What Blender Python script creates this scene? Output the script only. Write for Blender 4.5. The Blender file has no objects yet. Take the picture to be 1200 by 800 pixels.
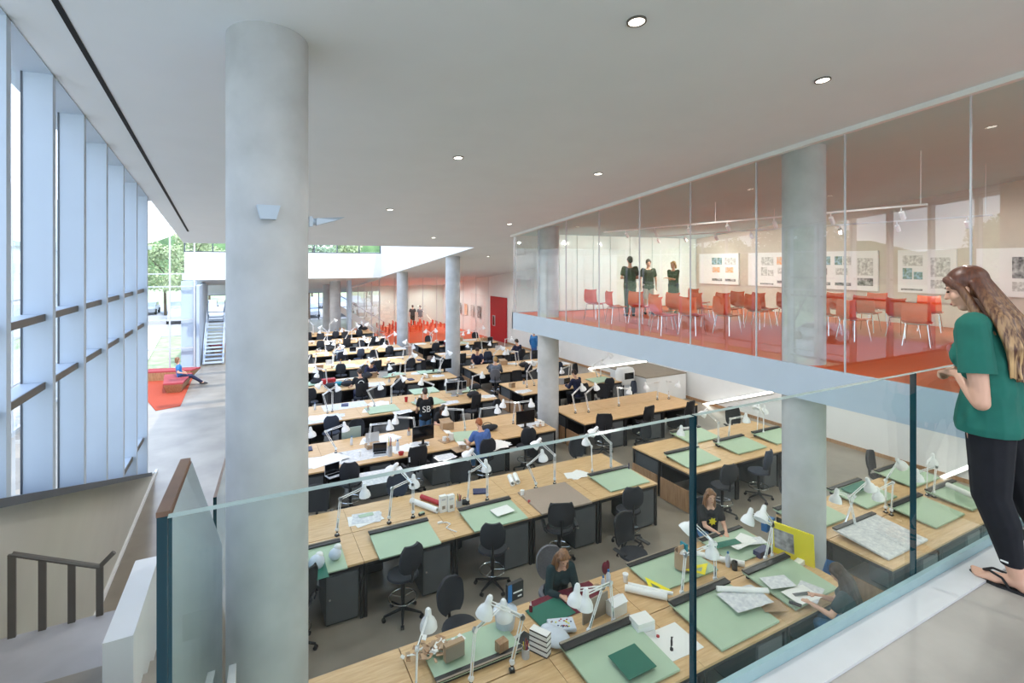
import bpy, bmesh, math, random
from mathutils import Vector, Matrix
R = random.Random(7)
PI = math.pi
sc = bpy.context.scene
COL = sc.collection
# ---------------------------------------------------------------- view geometry of the hall (metres, lower floor z = 0)
EYE = 5.5; YAW = math.radians(27.7); SN, CS = math.sin(YAW), math.cos(YAW); FOC = 599.0; HZ = 308.0
UP = 3.85          # upper floor level
GX = 7.88          # glazed face of the upper room
TOPZ = 0.88        # desk top
def G(px, py, z):
    D = FOC*(EYE-z)/(py-HZ); r = (px-600)/FOC*D
    return Vector((D*SN+r*CS, D*CS-r*SN, z))
def atY(px, Y):
    t = (px-600)/FOC; return Y*(SN+CS*t)/(CS-SN*t)
def atX(px, X):
    t = (px-600)/FOC; return X*(CS-SN*t)/(SN+CS*t)
def zat(py, X, Y):
    return EYE-(py-HZ)/FOC*(X*SN+Y*CS)
def ceil_z(Y): return 7.92-0.1*Y
def Gc(px, py):
    t = (px-600)/FOC; k = CS-SN*t
    D = 2.42/((HZ-py)/FOC+0.1*k)
    return Vector((D*(SN+CS*t), D*k, ceil_z(D*k)))
# ---------------------------------------------------------------- materials
def newmat(name):
    m = bpy.data.materials.new(name); m.use_nodes = True
    nt = m.node_tree; b = nt.nodes['Principled BSDF']; return m, nt, b
def srgb(c):
    return tuple((x/12.92 if x <= 0.04045 else ((x+0.055)/1.055)**2.4) for x in [v/255 for v in c])
def mat(name, c, rough=0.6, metal=0.0, var=0.06, scale=6.0, stretch=(1,1,1), bump=0.0, spec=0.5, detail=4, c2=None, coat=0.0, obj=True):
    m, nt, b = newmat(name); col = srgb(c)
    tc = nt.nodes.new('ShaderNodeTexCoord'); mp = nt.nodes.new('ShaderNodeMapping'); mp.inputs['Scale'].default_value = stretch
    nt.links.new(tc.outputs['Object'], mp.inputs['Vector'])
    n = nt.nodes.new('ShaderNodeTexNoise'); n.inputs['Scale'].default_value = scale; n.inputs['Detail'].default_value = detail
    nt.links.new(mp.outputs[0], n.inputs['Vector'])
    r = nt.nodes.new('ShaderNodeValToRGB'); e = r.color_ramp.elements
    e[0].position = 0.3; e[1].position = 0.7
    a = srgb(c2) if c2 else tuple(v*(1-var*2) for v in col)
    e[0].color = (*a, 1); e[1].color = (*(tuple(min(1, v*(1+var)) for v in col)), 1)
    nt.links.new(n.outputs['Fac'], r.inputs[0]); nt.links.new(r.outputs[0], b.inputs['Base Color'])
    b.inputs['Roughness'].default_value = rough; b.inputs['Metallic'].default_value = metal
    b.inputs['Specular IOR Level'].default_value = spec
    if coat: b.inputs['Coat Weight'].default_value = coat
    if bump:
        bp = nt.nodes.new('ShaderNodeBump'); bp.inputs['Strength'].default_value = bump; bp.inputs['Distance'].default_value = 0.01
        nt.links.new(n.outputs['Fac'], bp.inputs['Height']); nt.links.new(bp.outputs[0], b.inputs['Normal'])
    return m
def emis(name, c, s):
    m, nt, b = newmat(name); col = srgb(c)
    b.inputs['Base Color'].default_value = (*col, 1); b.inputs['Emission Color'].default_value = (*col, 1); b.inputs['Emission Strength'].default_value = s
    return m
def glass(name, tint, ior=1.45, boost=0.0, haze=0.0):
    m = bpy.data.materials.new(name); m.use_nodes = True; nt = m.node_tree; nt.nodes.clear()
    out = nt.nodes.new('ShaderNodeOutputMaterial'); mx = nt.nodes.new('ShaderNodeMixShader')
    tr = nt.nodes.new('ShaderNodeBsdfTransparent'); gl = nt.nodes.new('ShaderNodeBsdfGlossy')
    tr.inputs[0].default_value = (*tint, 1); gl.inputs['Roughness'].default_value = 0.0; gl.inputs[0].default_value = (0.95, 1, 0.98, 1)
    f0 = ((ior-1)/(ior+1))**2+boost
    lw = nt.nodes.new('ShaderNodeLayerWeight'); lw.inputs['Blend'].default_value = 0.5
    pw = nt.nodes.new('ShaderNodeMath'); pw.operation = 'POWER'; pw.inputs[1].default_value = 5.0
    ad = nt.nodes.new('ShaderNodeMath'); ad.operation = 'MULTIPLY_ADD'; ad.inputs[1].default_value = 1.0-f0; ad.inputs[2].default_value = f0; ad.use_clamp = True
    nt.links.new(lw.outputs['Facing'], pw.inputs[0]); nt.links.new(pw.outputs[0], ad.inputs[0]); nt.links.new(ad.outputs[0], mx.inputs[0])
    nt.links.new(tr.outputs[0], mx.inputs[1]); nt.links.new(gl.outputs[0], mx.inputs[2]); nt.links.new(mx.outputs[0], out.inputs[0])
    return m
M = {}
M['concrete'] = mat('column_concrete', (188,189,190), 0.75, var=0.04, scale=3.0, detail=12, bump=0.2, c2=(174,175,176))
M['slab'] = mat('polished_concrete', (152,142,128), 0.3, scale=1.1, detail=10, c2=(128,119,107), spec=0.6)
M['landing'] = mat('landing_concrete', (196,196,202), 0.5, scale=1.6, detail=8, c2=(176,176,182))
M['slab_up'] = mat('upper_concrete', (176,168,158), 0.5, scale=2.0, detail=10, c2=(150,142,133))
M['ceil'] = mat('ceiling_plaster', (226,230,233), 0.9, var=0.01, scale=1.5)
M['ceil_warm'] = mat('upper_room_ceiling', (190,222,224), 0.9, var=0.01, scale=1.5)
M['white'] = mat('white_paint', (232,232,230), 0.7, var=0.012, scale=2)
M['fascia'] = mat('fascia_paint', (176,191,206), 0.6, var=0.012, scale=2)
M['greige'] = mat('greige_wall', (198,195,184), 0.8, var=0.02, scale=1.5)
M['taupe'] = mat('taupe_panel', (150,138,122), 0.7, var=0.03)
M['fin'] = mat('aluminium_fin', (184,197,212), 0.5, metal=0.05, var=0.015, scale=2)
M['dark_alu'] = mat('dark_mullion', (84,90,98), 0.5, metal=0.4, var=0.03)
M['rail'] = mat('taupe_rail_steel', (110,105,98), 0.45, metal=0.5, var=0.03)
M['wood'] = mat('maple_top', (214,179,132), 0.42, scale=3.5, stretch=(1,9,9), c2=(197,158,108), detail=7)
M['ply'] = mat('plywood', (176,140,104), 0.6, scale=3, stretch=(8,8,1), c2=(150,112,78), detail=7)
M['black'] = mat('black_steel', (34,34,36), 0.45, metal=0.2, var=0.05)
M['cab'] = mat('grey_cabinet', (84,88,91), 0.5, metal=0.2, var=0.03)
M['cabdoor'] = mat('grey_cabinet_door', (98,102,105), 0.45, metal=0.2, var=0.03)
M['chrome'] = mat('chrome', (220,220,222), 0.15, metal=1.0, var=0.01)
M['fabric'] = mat('black_fabric', (44,46,52), 0.9, var=0.12, scale=60)
M['bluefab'] = mat('navy_fabric', (52,60,76), 0.9, var=0.12, scale=60)
M['greyfab'] = mat('grey_fabric', (110,108,112), 0.9, var=0.10, scale=50)
M['mesh'] = mat('dark_mesh', (40,40,44), 0.8, var=0.25, scale=160)
M['lamp'] = mat('white_enamel', (238,238,238), 0.3, var=0.01)
M['green'] = mat('drafting_green', (172,194,166), 0.6, var=0.02, scale=3)
M['darkgreen'] = mat('cutting_green', (24,104,84), 0.6, var=0.03)
M['board_grey'] = mat('chipboard', (166,148,132), 0.8, var=0.04, scale=40)
M['paper'] = mat('paper', (236,235,230), 0.8, var=0.01)
M['sketch'] = mat('sketch_paper', (222,222,220), 0.8, scale=18, c2=(190,194,200), detail=6)
M['card'] = mat('cardboard', (176,148,118), 0.8, var=0.05, scale=20)
M['chips'] = mat('wood_chips', (196,160,126), 0.8, var=0.1, scale=20)
M['red'] = mat('red_plastic', (178,30,40), 0.4, var=0.03)
M['blue'] = mat('blue_plastic', (38,110,170), 0.4, var=0.03)
M['teal'] = mat('teal_plastic', (30,140,160), 0.4, var=0.03)
M['yellow'] = mat('yellow_card', (238,222,30), 0.6, var=0.02)
M['navy'] = mat('navy_plastic', (34,44,90), 0.5, var=0.03)
M['screen'] = mat('dark_screen', (22,24,28), 0.12, var=0.02)
M['silver'] = mat('silver_plastic', (196,200,206), 0.35, metal=0.3, var=0.02)
M['clear'] = mat('frosted_plastic', (206,214,224), 0.3, var=0.04, scale=8)
M['carpet'] = mat('orange_floor', (212,82,4), 0.4, var=0.06, scale=60, spec=0.15)
M['rug'] = mat('red_rug', (168,64,34), 0.9, var=0.06, scale=80)
M['seat_or'] = mat('orange_shell', (226,76,18), 0.35, var=0.03)
M['pinkred'] = mat('red_upholstery', (160,62,66), 0.8, var=0.04, scale=50)
M['reddoor'] = mat('red_door_paint', (176,22,34), 0.5, var=0.03)
M['wb'] = mat('glass_board', (222,234,226), 0.08, var=0.01, spec=0.8)
M['brown_wood'] = mat('rail_timber', (120,92,72), 0.5, scale=4, stretch=(1,1,9), c2=(96,72,56))
M['maroon'] = mat('maroon_cloth', (104,26,44), 0.9, var=0.08, scale=50)
M['skin'] = mat('skin', (214,166,140), 0.5, var=0.03, scale=8)
M['skin_dark'] = mat('skin_tan', (150,104,80), 0.5, var=0.03, scale=8)
M['tshirt_green'] = mat('green_jersey', (22,102,88), 0.85, var=0.07, scale=7)
M['shirt_black'] = mat('black_jersey', (28,30,34), 0.9, var=0.1, scale=12)
M['shirt_blue'] = mat('blue_jersey', (78,108,168), 0.9, var=0.08, scale=12)
M['shirt_grey'] = mat('grey_jersey', (106,112,122), 0.9, var=0.08, scale=12)
M['shirt_olive'] = mat('olive_jersey', (62,62,50), 0.9, var=0.15, scale=14)
M['shirt_navy'] = mat('navy_jersey', (34,38,66), 0.9, var=0.1, scale=12)
M['shirt_teal'] = mat('dark_teal_jersey', (26,50,54), 0.9, var=0.1, scale=12)
M['pants_black'] = mat('black_knit', (20,21,27), 0.92, var=0.12, scale=14)
M['jeans'] = mat('blue_denim', (74,112,150), 0.9, var=0.1, scale=30)
M['shorts'] = mat('light_cotton', (206,204,196), 0.9, var=0.04)
M['slacks'] = mat('grey_green_cotton', (88,100,92), 0.9, var=0.06)
M['hair_brown'] = mat('brown_hair', (150,106,70), 0.40, scale=9, stretch=(9,9,0.10), c2=(84,52,34), detail=2)
M['hair_dark'] = mat('dark_hair', (66,44,32), 0.5, scale=9, stretch=(5,5,0.4), c2=(24,18,16))
M['hair_blond'] = mat('blond_hair', (196,158,92), 0.5, scale=9, stretch=(5,5,0.4), c2=(140,104,56))
M['hair_red'] = mat('red_hair', (170,96,44), 0.5, scale=9, stretch=(5,5,0.4), c2=(120,62,30))
M['eye'] = mat('eye_dark', (40,30,26), 0.2, var=0.02)
M['lips'] = mat('lips', (178,100,94), 0.5, var=0.02)
M['sole'] = mat('black_rubber', (28,26,26), 0.7, var=0.05)
M['cord'] = mat('grey_cord', (70,66,62), 0.6, var=0.03)
M['leaf'] = mat('tree_leaf', (186,198,150), 0.8, var=0.1, scale=0.8, c2=(150,168,122))
M['leaf2'] = mat('tree_leaf_dark', (158,176,142), 0.8, var=0.1, scale=0.8, c2=(120,142,112))
M['bark'] = mat('bark', (96,80,66), 0.9, var=0.15)
M['lawn'] = mat('lawn', (176,188,144), 0.95, var=0.15, scale=1.5)
M['asphalt'] = mat('asphalt', (176,174,176), 0.9, var=0.05, scale=3)
M['paving'] = mat('paving', (206,198,192), 0.9, var=0.05, scale=3)
M['brickred'] = mat('brick_red', (168,98,80), 0.9, var=0.1, scale=8)
M['pale_wall'] = mat('pale_render', (226,226,228), 0.9, var=0.02)
M['hillg'] = mat('wooded_hill', (104,132,86), 0.95, var=0.3, scale=0.4, c2=(70,98,66))
M['led'] = emis('linear_led', (255,250,240), 3.0)  # self-lit colour standing for sunlight on the wall bars
M['lens'] = emis('downlight_lens', (255,248,236), 4.0)
M['art'] = mat('monochrome_print', (190,190,190), 0.6, scale=9, c2=(40,40,44), detail=8)
M['cove'] = emis('cove_light', (240,242,244), 1.1)
M['beige'] = mat('upper_room_wall', (206,196,182), .85, var=.01)
def hairmat():
    m, nt, b = newmat('streaked_hair'); tc = nt.nodes.new('ShaderNodeTexCoord'); sp = nt.nodes.new('ShaderNodeSeparateXYZ'); nt.links.new(tc.outputs['Object'], sp.inputs[0])
    mr = nt.nodes.new('ShaderNodeMapRange'); mr.inputs[1].default_value = 1.62; mr.inputs[2].default_value = 1.20; nt.links.new(sp.outputs['Z'], mr.inputs[0])
    mp = nt.nodes.new('ShaderNodeMapping'); mp.inputs['Scale'].default_value = (70,70,.9); mp.inputs['Rotation'].default_value = (.25,0,0); nt.links.new(tc.outputs['Object'], mp.inputs[0])
    n = nt.nodes.new('ShaderNodeTexNoise'); n.inputs['Scale'].default_value = 1.0; n.inputs['Detail'].default_value = 3; nt.links.new(mp.outputs[0], n.inputs[0])
    c1 = nt.nodes.new('ShaderNodeMix'); c1.data_type = 'RGBA'; c1.inputs[6].default_value = (*srgb((98,56,38)),1); c1.inputs[7].default_value = (*srgb((206,166,116)),1); nt.links.new(mr.outputs[0], c1.inputs[0])
    rp = nt.nodes.new('ShaderNodeValToRGB'); rp.color_ramp.elements[0].position = .38; rp.color_ramp.elements[1].position = .62; nt.links.new(n.outputs[0], rp.inputs[0])
    c2 = nt.nodes.new('ShaderNodeMix'); c2.data_type = 'RGBA'; c2.inputs[6].default_value = (*srgb((80,46,32)),1); nt.links.new(c1.outputs[2], c2.inputs[7]); nt.links.new(rp.outputs[0], c2.inputs[0])
    nt.links.new(c2.outputs[2], b.inputs['Base Color']); b.inputs['Roughness'].default_value = .38; return m
M['hair_hero'] = hairmat()
M['glass'] = glass('clear_glass', (0.93,0.97,0.96), 1.45, 0.03)
M['glass_room'] = glass('room_glass', (0.95,0.98,0.965), 1.5, 0.055)
M['glass_guard'] = glass('guard_glass', (0.93,0.965,0.96), 1.24, 0.0)
M['glass_win'] = glass('window_glass', (0.95,0.97,0.98), 1.3, 0.0)
M['glass_edge'] = mat('glass_edge_teal', (24,62,72), 0.15, var=0.05)
M['glass_top'] = mat('glass_polished_edge', (158,176,170), 0.2, var=0.03)
M['glass_strip'] = mat('glass_shoe_strip', (150,176,176), 0.2, var=0.03)
M['shoe_white'] = mat('white_metal_curb', (206,204,202), 0.5, var=0.02)
M['cblack'] = mat('slot_black', (14,14,16), 0.8, var=0.02)
# ---------------------------------------------------------------- mesh builder
class MB:
    def __init__(s): s.v = []; s.f = []; s.m = []; s.mats = []
    def mi(s, m):
        if m not in s.mats: s.mats.append(m)
        return s.mats.index(m)
    def add(s, vs, fs, m):
        o = len(s.v); s.v += [tuple(v) for v in vs]; i = s.mi(m)
        for f in fs: s.f.append(tuple(o+k for k in f)); s.m.append(i)
        return s
    def box(s, a, b, m='white', M4=None, bev=0.0):
        x0,y0,z0 = a; x1,y1,z1 = b
        if bev <= 0:
            vs = [(x,y,z) for z in (z0,z1) for y in (y0,y1) for x in (x0,x1)]
            fs = [(0,2,3,1),(4,5,7,6),(0,1,5,4),(2,6,7,3),(0,4,6,2),(1,3,7,5)]
        else:
            c = bev
            ring = lambda d: [(x0+d,y0+c),(x0+c,y0+d),(x1-c,y0+d),(x1-d,y0+c),(x1-d,y1-c),(x1-c,y1-d),(x0+c,y1-d),(x0+d,y1-c)]
            lv = [(z0,c*.7),(z0+c,0),(z1-c,0),(z1,c*.7)]
            vs = [(x,y,z) for z,d in lv for x,y in ring(d)]
            fs = [tuple(range(7,-1,-1)), tuple(range(24,32))]
            for l in range(3):
                for k in range(8): fs.append((l*8+k, l*8+(k+1)%8, l*8+8+(k+1)%8, l*8+8+k))
        if M4 is not None: vs = [M4 @ Vector(v) for v in vs]
        return s.add(vs, fs, m)
    def quad(s, pts, m): return s.add(pts, [tuple(range(len(pts)))], m)
    def slab(s, pts, t, m):      # polygon prism, pts at the top, t thick downward
        n = len(pts); vs = [tuple(p) for p in pts]+[(p[0],p[1],p[2]-t) for p in pts]
        fs = [tuple(range(n)), tuple(range(2*n-1, n-1, -1))]+[(k, n+k, n+(k+1)%n, (k+1)%n) for k in range(n)]
        return s.add(vs, fs, m)
    def tube(s, a, b, r, m, r2=None, seg=8, cap=True):
        a, b = Vector(a), Vector(b); d = b-a
        if d.length < 1e-6: return s
        q = d.to_track_quat('Z', 'Y'); r2 = r if r2 is None else r2
        vs = []
        for p, rr in ((a, r), (b, r2)):
            for k in range(seg):
                t = 2*PI*k/seg; vs.append(p+q @ Vector((rr*math.cos(t), rr*math.sin(t), 0)))
        fs = [(k, (k+1)%seg, seg+(k+1)%seg, seg+k) for k in range(seg)]
        if cap: fs += [tuple(range(seg-1, -1, -1)), tuple(range(seg, 2*seg))]
        return s.add(vs, fs, m)
    def path(s, pts, r, m, seg=6):
        for a, b in zip(pts[:-1], pts[1:]): s.tube(a, b, r, m, seg=seg)
        return s
    def lathe(s, prof, m, seg=16, M4=None, caps=True):
        vs = []
        for r, z in prof:
            for k in range(seg):
                t = 2*PI*k/seg; vs.append(Vector((r*math.cos(t), r*math.sin(t), z)))
        fs = []
        for i in range(len(prof)-1):
            for k in range(seg): fs.append((i*seg+k, i*seg+(k+1)%seg, (i+1)*seg+(k+1)%seg, (i+1)*seg+k))
        if caps: fs += [tuple(range(seg-1,-1,-1)), tuple((len(prof)-1)*seg+k for k in range(seg))]
        if M4 is not None: vs = [M4 @ v for v in vs]
        return s.add(vs, fs, m)
    def torus(s, c, Rr, r, m, seg=20, sg2=6, M4=None):
        vs = []; fs = []
        for i in range(seg):
            a = 2*PI*i/seg
            for j in range(sg2):
                b = 2*PI*j/sg2; vs.append(Vector((c[0]+(Rr+r*math.cos(b))*math.cos(a), c[1]+(Rr+r*math.cos(b))*math.sin(a), c[2]+r*math.sin(b))))
                fs.append((i*sg2+j, ((i+1)%seg)*sg2+j, ((i+1)%seg)*sg2+(j+1)%sg2, i*sg2+(j+1)%sg2))
        if M4 is not None: vs = [M4 @ v for v in vs]
        return s.add(vs, fs, m)
    def capsule(s, a, ra, b, rb, m, seg=12, rings=5, sq=None):
        a, b = Vector(a), Vector(b); d = b-a; L = d.length
        q = d.to_track_quat('Z', 'Y') if L > 1e-6 else Matrix.Identity(3).to_quaternion()
        prof = [(ra*math.cos(t), -ra*math.sin(t)) for t in [PI/2*(1-i/rings) for i in range(rings+1)]]
        prof += [(rb*math.cos(t), L+rb*math.sin(t)) for t in [PI/2*i/rings for i in range(rings+1)]]
        prof = [(max(x, 1e-4), z) for x, z in prof]
        vs = []
        for r, z in prof:
            for k in range(seg):
                t = 2*PI*k/seg; v = q @ Vector((r*math.cos(t), r*math.sin(t), z))
                vs.append(a+v)
        n = len(prof); fs = []
        for i in range(n-1):
            for k in range(seg): fs.append((i*seg+k, i*seg+(k+1)%seg, (i+1)*seg+(k+1)%seg, (i+1)*seg+k))
        fs += [tuple(range(seg-1,-1,-1)), tuple((n-1)*seg+k for k in range(seg))]
        return s.add(vs, fs, m)
    def ell(s, c, rad, m, M3=None, seg=14, rings=10):
        vs = []; fs = []
        for i in range(1, rings):
            p = PI*i/rings
            for k in range(seg):
                t = 2*PI*k/seg; v = Vector((rad[0]*math.sin(p)*math.cos(t), rad[1]*math.sin(p)*math.sin(t), -rad[2]*math.cos(p)))
                if M3 is not None: v = M3 @ v
                vs.append(Vector(c)+v)
        e = Vector((0,0,rad[2])); e = M3 @ e if M3 is not None else e
        vs += [Vector(c)-e, Vector(c)+e]; n = (rings-1)*seg
        for i in range(rings-2):
            for k in range(seg): fs.append((i*seg+k, i*seg+(k+1)%seg, (i+1)*seg+(k+1)%seg, (i+1)*seg+k))
        for k in range(seg): fs += [(n, (k+1)%seg, k), (n+1, (rings-2)*seg+k, (rings-2)*seg+(k+1)%seg)]
        return s.add(vs, fs, m)
    def mesh(s, name, smooth=False):
        me = bpy.data.meshes.new(name); me.from_pydata(s.v, [], s.f)
        for k in s.mats: me.materials.append(M[k] if isinstance(k, str) else k)
        me.polygons.foreach_set('material_index', s.m)
        if smooth:
            me.polygons.foreach_set('use_smooth', [True]*len(s.f))
            try: me.set_sharp_from_angle(angle=math.radians(40))
            except Exception: pass
        bm = bmesh.new(); bm.from_mesh(me); bmesh.ops.recalc_face_normals(bm, faces=bm.faces); bm.to_mesh(me); bm.free()
        me.update(); return me
def link(name, data, parent=None, loc=None, rz=None):
    o = bpy.data.objects.new(name, data); COL.objects.link(o)
    if parent is not None: o.parent = parent
    if loc is not None: o.location = loc
    if rz is not None: o.rotation_euler = (0, 0, rz)
    return o
def tag(o, label=None, cat=None, group=None, kind=None):
    if label: o['label'] = label
    if cat: o['category'] = cat
    if group: o['group'] = group
    if kind: o['kind'] = kind
    return o
def empty(name, label, cat, loc=(0,0,0), rz=0, group=None):
    o = link(name, None, None, loc, rz); o.empty_display_size = 0.1
    return tag(o, label, cat, group)
def struct(name, mb, smooth=False, label=None):
    o = link(name, mb.mesh(name, smooth)); o['kind'] = 'structure'
    if label: o['label'] = label
    return o
def thing(name, mb, label, cat, loc=(0,0,0), rz=0, group=None, smooth=False):
    o = link(name, mb if isinstance(mb, bpy.types.Mesh) else mb.mesh(name, smooth), None, loc, rz); return tag(o, label, cat, group)
def part(name, mb, parent, smooth=False, label=None, loc=None):
    o = link(name, mb if isinstance(mb, bpy.types.Mesh) else mb.mesh(name, smooth), parent, loc)
    if label: o['label'] = label
    return o
class Kit:
    """a thing's parts, kept as shared meshes: place() makes one more whole thing with its own parts and sub-parts"""
    def __init__(s, name, cat, parts): s.name, s.cat, s.parts = name, cat, parts     # parts: (name, mesh, [subparts])
    def place(s, label, loc, rz=0, group=None, scale=None, rot=None):
        if len(s.parts) == 1 and not s.parts[0][2]:
            t = link(s.name, s.parts[0][1], None, loc, rz); tag(t, label, s.cat, group)
        else:
            t = empty(s.name, label, s.cat, loc, rz, group)
            for n, me, sub in s.parts:
                p = link(n, me, t)
                for n2, me2 in sub: link(n2, me2, p)
        if rot: t.rotation_euler = rot
        if scale: t.scale = scale
        return t
# ================================================================ the setting
struct('floor', MB().box((-6.6,1.9,-0.2),(16.2,31.1,0),'slab').box((-3,31.1,-0.2),(16.2,53,0),'slab'))
YR = 53.0
# upper floors: the one the camera stands on, and the glazed room's slab
struct('floor_upper', MB().box((-0.2,-6,UP-0.35),(7.88,1.34,UP),'slab_up'))
mb = MB().box((-3,-6,UP-0.35),(-0.2,1.34,UP),'slab_up'); struct('floor_stair_head', mb)
RX0, RX1, RY0, RY1 = GX, 16.0, -6.0, 14.95
mb = MB().box((GX+0.06,RY0,UP-0.5),(16.0,RY1,UP-0.02),'white'); mb.box((GX+0.07,RY0,UP-0.02),(15.99,RY1-0.01,UP),'carpet'); struct('floor_orange', mb)
mb = MB().box((GX,RY0,UP-0.52),(GX+0.06,RY1+0.06,UP+0.02),'fascia'); mb.box((GX,RY1,UP-0.52),(16,RY1+0.06,UP+0.02),'fascia'); struct('trim_fascia', mb)
# ceiling in three fields round the skylight well
def cz(x, y, d=0.0): return (x, y, ceil_z(y)+d)
CX0 = -1.6; WX = 7.9; WY0, WY1 = 18.2, 33.4
mb = MB()
for x0,x1,y0,y1,m in ((CX0,GX-0.06,-6,WY0,'ceil'),(GX-.06,WX+.02,15.0,WY0,'ceil'),(WX+.02,16,15.0,WY0,'ceil'),(WX+.02,16,WY0,YR,'ceil'),(-3,WX,WY1+.05,YR,'ceil'),(GX-0.06,GX+0.12,-6,15.0,'ceil')):
    p = [cz(x0,y0,.35),cz(x1,y0,.35),cz(x1,y1,.35),cz(x0,y1,.35)]; mb.slab(p, .35, m)
struct('ceiling', mb)
mb = MB(); mb.slab([cz(GX+.12,-6,.35),cz(16,-6,.35),cz(16,15.0,.35),cz(GX+.12,15.0,.35)], .35, 'ceil_warm'); struct('ceiling_room', mb)
# window head strip between ceiling edge and glass
mb = MB(); mb.slab([cz(-2.0,-6,.35),cz(CX0,-6,.35),cz(CX0,12.1,.35),cz(-2.0,12.1,.35)], .36, 'fin'); struct('trim_window_head', mb)
# white light cove along the glazed room's head
mb = MB(); a = cz(GX-.05,1.0,-.01); b = cz(GX-.05,15.0,-.01)
mb.slab([cz(GX-.06,-4,.0),cz(GX+.05,-4,.0),cz(GX+.05,15.0,.0),cz(GX-.06,15.0,.0)], .07, 'white'); struct('trim_cove', mb)
# skylight well
zt = 7.9
mb = MB(); mb.slab([(WX,WY0,zt),(WX+.15,WY0,zt),(WX+.15,WY1,zt),(WX,WY1,zt)], 0.02,'white')
mb.quad([(WX,WY0,zt),(WX,WY1,zt),(WX,WY1,ceil_z(WY1)),(WX,WY0,ceil_z(WY0))],'white')
mb.quad([(WX+.15,WY0,zt),(WX+.15,WY1,zt),(WX+.15,WY1,ceil_z(WY1)),(WX+.15,WY0,ceil_z(WY0))],'white')
struct('wall_skylight', mb)
struct('wall_bulkhead', MB().box((-2.9,WY1,4.55),(WX+.15,WY1+.3,6.1),'white'))
mb = MB(); mb.box((-2.9,WY1+.1,6.1),(WX,WY1+.2,6.16),'dark_alu'); mb.box((-2.9,WY1+.1,6.86),(WX,WY1+.2,6.95),'dark_alu')
for k in range(9): x = -2.9+k*1.35; mb.box((x-.03,WY1+.1,6.1),(x+.03,WY1+.2,6.9),'dark_alu')
struct('window_clerestory_frame', mb)
w = struct('window_1', MB().quad([(-2.9,WY1+.15,6.1),(WX,WY1+.15,6.1),(WX,WY1+.15,6.9),(-2.9,WY1+.15,6.9)],'glass_win'))
struct('wall_above_clerestory', MB().box((-2.9,WY1+.1,6.95),(WX,WY1+.2,7.9),'white'))
mb = MB()
for k in range(6): y = WY0+k*3.04; mb.box((CX0,y-.12,7.55),(WX,y+.12,7.9),'white')
struct('trim_skylight_beams', mb)
struct('window_2', MB().quad([(CX0,WY0,7.92),(WX,WY0,7.92),(WX,WY1,7.92),(CX0,WY1,7.92)],'glass_win'))
# right wall, back wall, rear
struct('wall_right', MB().box((16.0,-6,0),(16.3,YR,8.6),'white'))
rear_fill_glazed = True
struct('wall_room_lining', MB().box((15.97,-5.9,UP),(16.0,14.6,8.5),'beige'))
mb = MB().box((15.96,1.5,0),(16.0,34,0.1),'ply'); struct('baseboard_right', mb)
# ---- far end: curtain wall, glazed ground-floor room
def curtain(name, x0, x1, y, z0, z1, dx, zs, axis='x', m='dark_alu', r=.035):
    mb = MB(); n = max(1, round((x1-x0)/dx))
    for k in range(n+1):
        u = x0+(x1-x0)*k/n
        if axis == 'x': mb.box((u-r,y-.06,z0),(u+r,y+.06,z1),m)
        else: mb.box((y-.06,u-r,z0),(y+.06,u+r,z1),m)
    for z in zs:
        if axis == 'x': mb.box((x0,y-.05,z-r*.8),(x1,y+.05,z+r*.8),m)
        else: mb.box((y-.05,x0,z-r*.8),(y+.05,x1,z+r*.8),m)
    struct(name+'_frame', mb)
    q = [(x0,y,z0),(x1,y,z0),(x1,y,z1),(x0,y,z1)] if axis == 'x' else [(y,x0,z0),(y,x1,z0),(y,x1,z1),(y,x0,z1)]
    struct(name, MB().quad(q,'glass_win'))
curtain('window_13', -2, 16, -6.0, 0, 8.6, 3.0, (0.1,3.6,4.0,6.5,8.5), m='silver')  # unseen rear wall, made of glass to bring in fill light
curtain('window_3', -3, 16, YR, 0, 3.0, 1.6, (0.1,1.1,2.6,2.95))
curtain('window_4', -6.5, -2.25, 31.0, 0, 8.2, 1.15, (0.15,1.15,2.6,4.3,4.95,8.0), m='silver')
curtain('window_5', 12.15, 31.0, -6.5, 0, 8.0, 1.6, (0.15,1.6,4.3,6.0), axis='y', m='silver')
curtain('window_6', 33.6, YR, -2.9, 0, 4.6, 1.6, (0.15,1.15,3.4), axis='y', m='silver')
# white pier under the bulkhead, with its stair and handrails
mb = MB().box((-2.85,31.2,0),(-2.2,31.6,4.56),'fin'); mb.box((-2.25,31.2,0),(-2.05,38.5,4.3),'fin'); struct('wall_pier', mb)
st = empty('metal_stair', 'pale steel stair climbing beside the white pier behind the lounge', 'stair', (-1.9,31.8,0))
mb = MB()
for k in range(14): mb.box((0,.3*k,.16*k+.1),(.9,.3*k+.3,.16*k+.16),'fin')
part('steps', mb, st)
for x in (0.0,0.9):
    mb = MB(); mb.tube((x,0,.9),(x,4.2,3.2),.03,'fin'); mb.tube((x,0,.1),(x,4.2,2.35),.06,'fin')
    for k in range(5): mb.tube((x,k*1.0,.1+k*.54),(x,k*1.0,.9+k*.55),.02,'fin')
    part('handrail', mb, st)
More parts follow.
